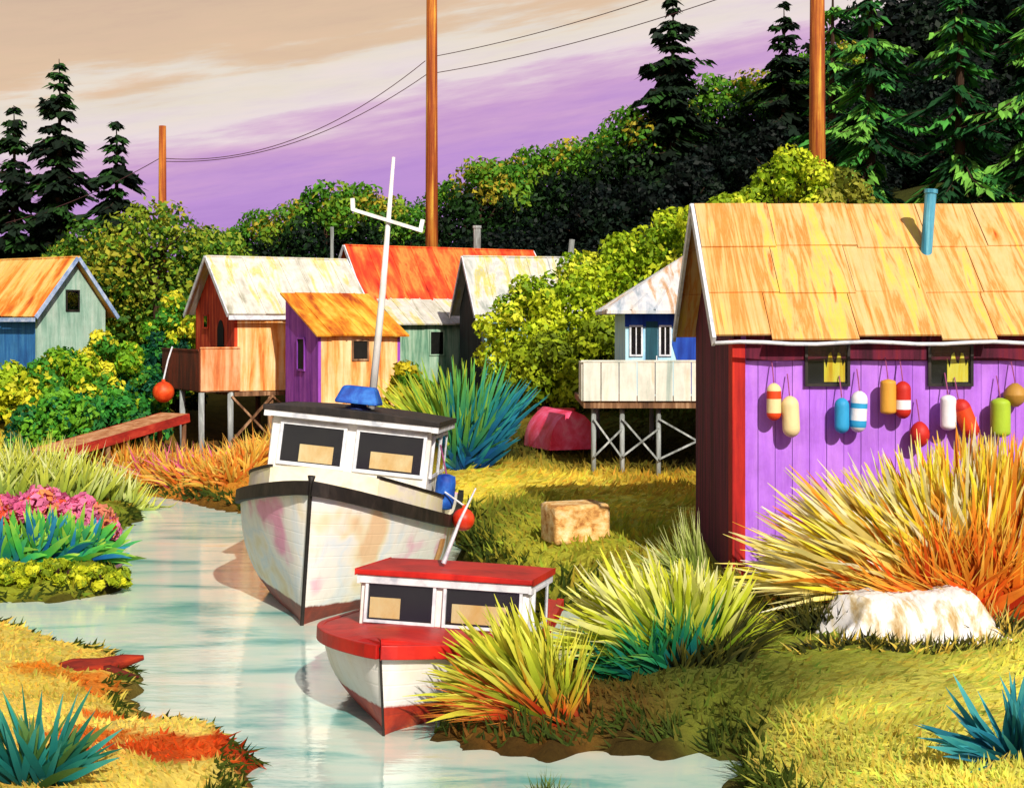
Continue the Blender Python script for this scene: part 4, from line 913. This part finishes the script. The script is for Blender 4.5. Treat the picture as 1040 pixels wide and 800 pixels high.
tuft('dark_grass','fringe of dark green grass along the near side of the white tarp','grass clump',wx(915,15.8),15.75,[dict(n=420,ln=(.12,.36),ang=(-60,60),lean=(-.5,.3),w=.035,pals=OLV+GOLD[:1],rx=1.05,ry=.16)],seed=5)
tuft('dark_grass','olive grass clump growing against the end of the white tarp near the red grass','grass clump',wx(1012,16.3),16.3,[dict(n=120,ln=(.25,.6),ang=(-45,45),lean=(-.4,.2),w=.03,pals=OLV+GOLD,rx=.25,ry=.25)],seed=6)
GY=[('#3f7a1c','#b4cc24','#f4f450'),('#4a8a20','#ccdc34','#fcf890'),('#2f6a20','#94b424','#ecec3c'),('#5a9024','#dce04c','#fffcc0')]
TG=[('#0c4a30','#147a4c','#3aa04c'),('#0f5a4a','#1c8a5a','#7ab040'),('#0c3a4a','#14706a','#2f9a5a')]
tx=wx(690,15.6)
tuft('green_tussock','large lime green grass tussock with blue green base above the creek bank','ornamental grass',tx,15.7,[
 dict(n=330,ln=(.95,1.6),ang=(-68,-15),lean=(-.3,.2),w=.075,shape='stroke',pals=GY,droop=.16,rx=.35,ry=.25),
 dict(n=280,ln=(.75,1.3),ang=(-20,30),lean=(-.3,.2),w=.075,shape='stroke',pals=GY,droop=.12,rx=.4,ry=.25),
 dict(n=160,ln=(.5,1.1),ang=(15,60),lean=(-.35,.2),w=.04,pals=OLV+GY[2:3],droop=.15,rx=.3,ry=.25,at=(.35,0)),
 dict(n=360,ln=(.35,.95),ang=(-64,22),lean=(-.5,0),w=.06,pals=TG,droop=.15,rx=.45,ry=.2,at=(-.15,-.15)),
 dict(n=140,ln=(.25,.6),ang=(-30,45),lean=(-.6,0),w=.05,pals=OLV,droop=.15,rx=.5,ry=.2,at=(.2,-.25))],seed=7)
OG=[('#e0601c','#d0b830','#f0ec4c'),('#e8801c','#dcd438','#f8f870'),('#8c3a14','#7a8a20','#c4c830'),('#4a6a1c','#a8b828','#e8e850')]
RO=[('#7a1c0c','#c0501a','#e08a30'),('#8c200c','#c83a14','#d8902c'),('#a04014','#e08a2c','#f0c050')]
ox=wx(562,14.5)
tuft('orange_tussock','orange and lime grass tussock leaning over the side of red boat','ornamental grass',ox,14.6,[
 dict(n=420,ln=(.6,1.35),ang=(-76,-12),lean=(-.25,.25),w=.06,shape='stroke',pals=OG,droop=.12,rx=.3,ry=.18),
 dict(n=130,ln=(.5,1.1),ang=(-20,25),lean=(-.3,.2),w=.045,pals=OG,droop=.1,rx=.25,ry=.15),
 dict(n=240,ln=(.4,1.1),ang=(-86,-40),lean=(-.35,.1),w=.045,pals=RO,droop=.08,rx=.35,ry=.15,at=(-.1,-.05)),
 dict(n=120,ln=(.25,.55),ang=(-60,30),lean=(-.6,0),w=.05,pals=RO+OLV[:1],droop=.1,rx=.4,ry=.12,at=(0,-.1))],seed=8)
PG=[('#5a7a24','#a8bc50','#dce498'),('#4a6a20','#90a840','#c8d478'),('#6a8a30','#bcc868','#ecf0b8')]
tuft('pale_tussock','pale green grass tussock leaning away from the red corner post','ornamental grass',wx(708,19.2),19.1,[dict(n=230,ln=(.6,1.15),ang=(-62,-6),lean=(-.3,.2),w=.045,pals=PG,droop=.2,rx=.25,ry=.2),dict(n=40,ln=(.9,1.25),ang=(-16,2),lean=(-.1,.1),w=.04,pals=PG,droop=.05,rx=.15,ry=.15)],seed=9)
tuft('lime_tussock','low lime grass tussock at the foot of the red corner post','ornamental grass',wx(750,18.6),18.5,[dict(n=120,ln=(.3,.6),ang=(-50,50),lean=(-.3,.2),w=.04,pals=GY,droop=.2,rx=.35,ry=.2)],seed=10)
AG=[('#0c3a3c','#1a7a78','#3aa89a'),('#10484c','#23908c','#58bcae'),('#0f3a34','#1c6a58','#2f8c74'),('#2c4a1c','#4a7a3c','#7aa058')]
tuft('teal_agave','teal spiky plant on the yellow bank in the near corner','spiky plant',wx(34,11.8),11.8,[dict(n=75,ln=(.55,1.0),ang=(-45,55),lean=(-.6,.3),w=.062,pals=AG,droop=.12,rx=.16,ry=.12,shape='agave')],seed=11)
tuft('blue_agave','blue teal spiky plant on the olive grass in the opposite near corner','spiky plant',wx(1035,11.9),11.9,[dict(n=75,ln=(.5,.9),ang=(-75,35),lean=(-.6,.3),w=.062,pals=[('#0c4a5c','#1c86a0','#4ab4c4'),('#0f5560','#23909c','#58bcc0'),('#0c3a50','#186a88','#2f94ac')],droop=.12,rx=.2,ry=.12,shape='agave')],seed=12)
FAN=[('#12507c','#5ca844','#f0e440'),('#14608a','#7ab83c','#d4e044'),('#125a80','#3fa05a','#a4cc44'),('#104a84','#2a9070','#6cbc58'),('#103c84','#1c7c94','#3cac98'),('#0f2f7c','#186a9c','#2f98b0'),('#102c74','#1a589c','#2884b0')]
def fanpal(a,rs): return int(np.clip((a+58)/100*6.2-.7+rs.normal()*.7,0,6))
fx2=wx(468,30.8)
tuft('fan_plant','big fan shaped plant shading from yellow green to deep blue','fan plant',fx2,30.8,[
 dict(n=330,ln=(1.6,2.75),ang=(-60,40),lean=(-.3,.15),w=.1,pals=FAN,palfn=fanpal,droop=.12,rx=.35,ry=.25,shape='stroke'),
 dict(n=260,ln=(.9,1.9),ang=(-66,44),lean=(-.45,0),w=.09,pals=FAN,palfn=fanpal,droop=.16,rx=.4,ry=.2,shape='stroke'),
 dict(n=120,ln=(.4,1.0),ang=(-60,50),lean=(-.6,-.1),w=.1,pals=FAN[4:],droop=.15,rx=.45,ry=.2,shape='stroke')],seed=13)
# far-left bank
PY=[('#7a9a34','#d4dc58','#fcf870'),('#8aa848','#dce48c','#fcfcc8'),('#6a8a34','#b8c85c','#f0f060')]
for i,(px,py,Y,lb) in enumerate(((10,515,32,'tall pale yellow grass clump furthest along the bank from the water'),(62,520,32,'tall pale yellow grass clump behind the pink flowers'),(112,512,33,'shorter yellow grass clump at the bend of creek'))):
    x=wx(px,Y); tuft('bank_grass',lb,'grass clump',x,Y,[dict(n=300,ln=(.7,1.6) if i<2 else (.5,1.1),ang=(-32,38),lean=(-.3,.25),w=.09,pals=PY,droop=.12,rx=.85,ry=.6)],group='tall grass clumps on the far bank',seed=20+i)
OR=[('#c8781c','#f49c34','#fcc45c'),('#d86a1c','#f88a34','#fcac50'),('#c8902c','#f4c048','#fce468'),('#d0a034','#f4c858','#fcec80')]
for i,(px,Y,lb) in enumerate(((135,37.5,'golden orange grass clump at the head of the creek'),(172,37,'orange grass clump below the boardwalk post'),(205,36,'orange grass clump in front of the red house stilts'),(240,34.5,'golden grass clump at the water just behind white boat'),(268,36,'low amber grass clump half hidden by the white boat'))):
    x=wx(px,Y); tuft('orange_grass',lb,'grass clump',x,Y,[dict(n=420,ln=(.5,1.25),ang=(-65,45),lean=(-.5,.2),w=.075,pals=OR*2+([('#d84a7c','#f06898','#fc90b4')]*2 if i in (1,2) else []),droop=.3,rx=.75,ry=.8)],group='orange grass clumps by the red house',seed=30+i)
PK=['#f47cb4','#f890c0','#f470a8','#f47ab0','#f8987a','#fca064','#f45c3c','#f888b8']
for i,(px,Y,top,r,lb) in enumerate(((5,27.5,507,.75,'pink flower clump deepest into the corner of the bank'),(42,27.3,499,.75,'pink and orange flower clump in the middle of the flower bed'),(82,27,508,.7,'coral red flower clump at the waterside end'))):
    bush('flower_clump',lb,wx(px,Y),Y,r,wz(top,Y),PK,90+i,ry=.5,group='pink flowers on the bank',n=20,per=60,size=.085,cat='flowers')
GB=[('#146a8c','#2fa85c','#84e04c'),('#1c5090','#2a947c','#64d060'),('#1c7a4a','#4cc04c','#c0e85c'),('#2c8a4a','#78cc48','#d0f060'),('#1450a0','#2078b8','#44a8d0')]
for i,(px,lb) in enumerate(((18,'broad bladed green and blue plant in the corner under the pink flowers'),(62,'broad bladed green and blue plant leaning over the creek under coral flowers'))):
    x=wx(px,24.3); tuft('blade_plant',lb,'leafy plant',x,24.3,[dict(n=150,ln=(.6,1.15),ang=(-15,66),lean=(-.35,.15),w=.12,pals=GB,droop=.2,rx=.6,ry=.3,shape='stroke')],group='blade leaved plants on the bank',seed=40+i)
for i,(px,top,r,lb) in enumerate(((10,572,.8,'low yellow green shrub in the corner above the dark inlet'),(56,570,.75,'low yellow green shrub in the middle of the point'),(100,576,.55,'smallest low yellow green shrub at the tip of the point'))):
    Y=22.6; bush('low_shrub',lb,wx(px,Y),Y,r,wz(top,Y),['#a8b824','#ccd42c','#ecec38','#88a020'],100+i,ry=.4,group='low shrubs on the point',n=18,per=90,size=.06)
tuft('reed_tuft','small green reed tuft standing in the near water','reed tuft',wx(556,12.9),12.9,[dict(n=40,ln=(.12,.34),ang=(-30,30),lean=(-.2,.2),w=.014,pals=[('#2f3a14','#5a7028','#8a9a40')],rx=.14,ry=.1,z=-.02)],seed=50)

# ground grass: short strokes over every bank
def turf():
    rs=np.random.RandomState(9); N=95000
    Y=11+ (rs.rand(N)**1.5)*30; X=(rs.rand(N)*2-1)*(Y*.47)
    ed=[]
    for a,b in zip(SHORE,SHORE[1:]+SHORE[:1]):
        l=math.hypot(b[0]-a[0],b[1]-a[1])
        if l<9:
            k=int(l*90); t=rs.rand(k,1); ed.append(np.array(a)*(1-t)+np.array(b)*t+rs.normal(scale=.16,size=(k,2)))
    ed=np.concatenate(ed); X=np.concatenate([X,ed[:,0]]); Y=np.concatenate([Y,ed[:,1]])
    d=sdist(X,Y); ok=(d>.03)&~((X>3)&(X<9.7)&(Y>19.3)&(Y<23.5)); X,Y,d=X[ok],Y[ok],d[ok]
    Z=height(X,Y); ok=Z>.03; X,Y,Z,d=X[ok],Y[ok],Z[ok],d[ok]
    pat=.92+.22*np.sin(X*1.7+.9*Y+1.5*np.sin(Y*1.9+X))*np.sin(Y*2.3-X*.8); col=gcol(X,Y)*pat[:,None]*(.85+.5*rs.rand(len(X),1))*np.stack([1+.12*rs.normal(size=len(X)),1+.08*rs.normal(size=len(X)),np.ones(len(X))],-1)
    edge=(d<.28)&(rs.rand(len(X))<.75); col[edge]=np.array(lin('#4a5a1e',.8))*(.5+.9*rs.rand(edge.sum(),1))
    n=len(X); L=(.06+.16*rs.rand(n)**1.5)*(1+.35*(Y-12)/15)*np.where(X<-2,.6,1.0)*np.where(d<.3,1.9,1); az=rs.normal(size=n)*.45+.9*np.sin(X*.9+Y*.7)+.4; ti=.5+.5*rs.rand(n)
    dr=np.stack([np.sin(az)*ti,-.55*ti*rs.rand(n)-.1,np.cos(az)*.8],-1); dr/=np.linalg.norm(dr,axis=1,keepdims=True)
    p=np.stack([X,Y,Z-.01],-1); wv=np.stack([np.cos(az),np.zeros(n),-np.sin(az)],-1)*(.010+.012*rs.rand(n))[:,None]*(1+(Y-12)/14)[:,None]
    tip=p+dr*L[:,None]; tip[:,2]-=L*.15
    v=np.stack([p-wv,p+wv,tip],1).reshape(-1,3); f=np.arange(n*3).reshape(n,3)
    cc=np.repeat(np.clip(col,0,1),3,0)
    tag(meshnp('grass',v,f,cc,LEAF),'short olive and ochre grass covering the creek banks','grass',kind='stuff')
turf()

# ------------------------------------------------------------------ sky, sun, camera
S=Vector((.30,-.80,.60)).normalized(); el=math.asin(S.z)
wd=bpy.data.worlds.new('World'); SC.world=wd; wd.use_nodes=True; nt=wd.node_tree; nt.nodes.clear()
out=nt.nodes.new('ShaderNodeOutputWorld'); bg=nt.nodes.new('ShaderNodeBackground'); nt.links.new(bg.outputs[0],out.inputs[0])
st=nt.nodes.new('ShaderNodeTexSky'); st.sky_type='NISHITA'; st.sun_disc=False; st.sun_elevation=el; st.sun_rotation=math.atan2(S.x,S.y); st.dust_density=2.0
tc=nt.nodes.new('ShaderNodeTexCoord'); sp=nt.nodes.new('ShaderNodeSeparateXYZ'); nt.links.new(tc.outputs['Generated'],sp.inputs[0])
mp=nt.nodes.new('ShaderNodeMapping'); mp.inputs['Scale'].default_value=(3,3,16); nt.links.new(tc.outputs['Generated'],mp.inputs[0])
nz=nt.nodes.new('ShaderNodeTexNoise'); nz.inputs['Scale'].default_value=1.6; nz.inputs['Detail'].default_value=7; nz.inputs['Roughness'].default_value=.55; nt.links.new(mp.outputs[0],nz.inputs[0])
def mth(op,a,b):
    n=nt.nodes.new('ShaderNodeMath'); n.operation=op
    for i,v in enumerate((a,b)):
        if isinstance(v,(int,float)): n.inputs[i].default_value=v
        else: nt.links.new(v,n.inputs[i])
    return n.outputs[0]
v0=mth('SUBTRACT',sp.outputs[2],mth('MULTIPLY',sp.outputs[0],.17))
cb=nt.nodes.new('ShaderNodeCombineXYZ'); nt.links.new(mth('MULTIPLY',sp.outputs[0],4.0),cb.inputs[0]); nt.links.new(mth('MULTIPLY',sp.outputs[1],3.0),cb.inputs[1]); nt.links.new(mth('MULTIPLY',v0,34.0),cb.inputs[2])
nt.links.new(cb.outputs[0],nz.inputs[0])
n4=nt.nodes.new('ShaderNodeTexNoise'); n4.inputs['Scale'].default_value=3.4; n4.inputs['Detail'].default_value=8; n4.inputs['Roughness'].default_value=.7; nt.links.new(cb.outputs[0],n4.inputs[0])
v=mth('ADD',v0,mth('MULTIPLY',mth('SUBTRACT',nz.outputs[0],.5),.085))
v=mth('ADD',v,mth('MULTIPLY',mth('SUBTRACT',n4.outputs[0],.5),.03))
K=.92
sky_c=ramp(nt,[(0,rgba('#b898da',K)),(.09,rgba('#b68cd0',K)),(.125,rgba('#bc92d2',K)),(.150,rgba('#caa0ce',K)),(.166,rgba('#d8b8d2',K)),(.180,rgba('#e6d8da',K)),(.210,rgba('#e4dacc',K)),(.221,rgba('#dcbfa2',K)),(.29,rgba('#d0b59e',K)),(.36,rgba('#d8c4b0',K))],v)
sk=nt.nodes.new('ShaderNodeVectorMath'); sk.operation='SCALE'; sk.inputs['Scale'].default_value=.10; nt.links.new(st.outputs[0],sk.inputs[0])
mr=nt.nodes.new('ShaderNodeMapRange'); mr.inputs[1].default_value=.34; mr.inputs[2].default_value=.6; nt.links.new(sp.outputs[2],mr.inputs[0])
sky_c=mixc(nt,.4,sky_c,ramp(nt,[(.3,(.86,.8,.92,1)),(.5,(1,1,1,1)),(.7,(1.12,1.04,1.06,1))],n4.outputs[0]),'MULTIPLY')
nt.links.new(mixc(nt,mr.outputs[0],sky_c,sk.outputs[0]),bg.inputs[0]); bg.inputs[1].default_value=1.0
ld=bpy.data.lights.new('sun','SUN'); ld.energy=4.8; ld.angle=R(.6); ld.color=(1,.93,.82); lo=bpy.data.objects.new('sun',ld); C.objects.link(lo); lo.rotation_mode='QUATERNION'; lo.rotation_quaternion=S.to_track_quat('Z','Y'); lo.location=S*60
cd=bpy.data.cameras.new('camera'); cd.sensor_width=36; cd.lens=36*F/1040; cd.shift_y=-70/1040; cd.clip_end=6000
co=bpy.data.objects.new('camera',cd); C.objects.link(co); co.location=(0,0,EYE); co.rotation_euler=(R(90),0,0); SC.camera=co
SC.view_settings.view_transform='Standard'; SC.view_settings.look='None'; SC.view_settings.exposure=.18; SC.view_settings.gamma=1; SC.view_settings.use_curve_mapping=False
SC.cycles.max_bounces=6; SC.cycles.transparent_max_bounces=8; SC.cycles.caustics_reflective=False; SC.cycles.caustics_refractive=False; SC.cycles.use_denoising=True
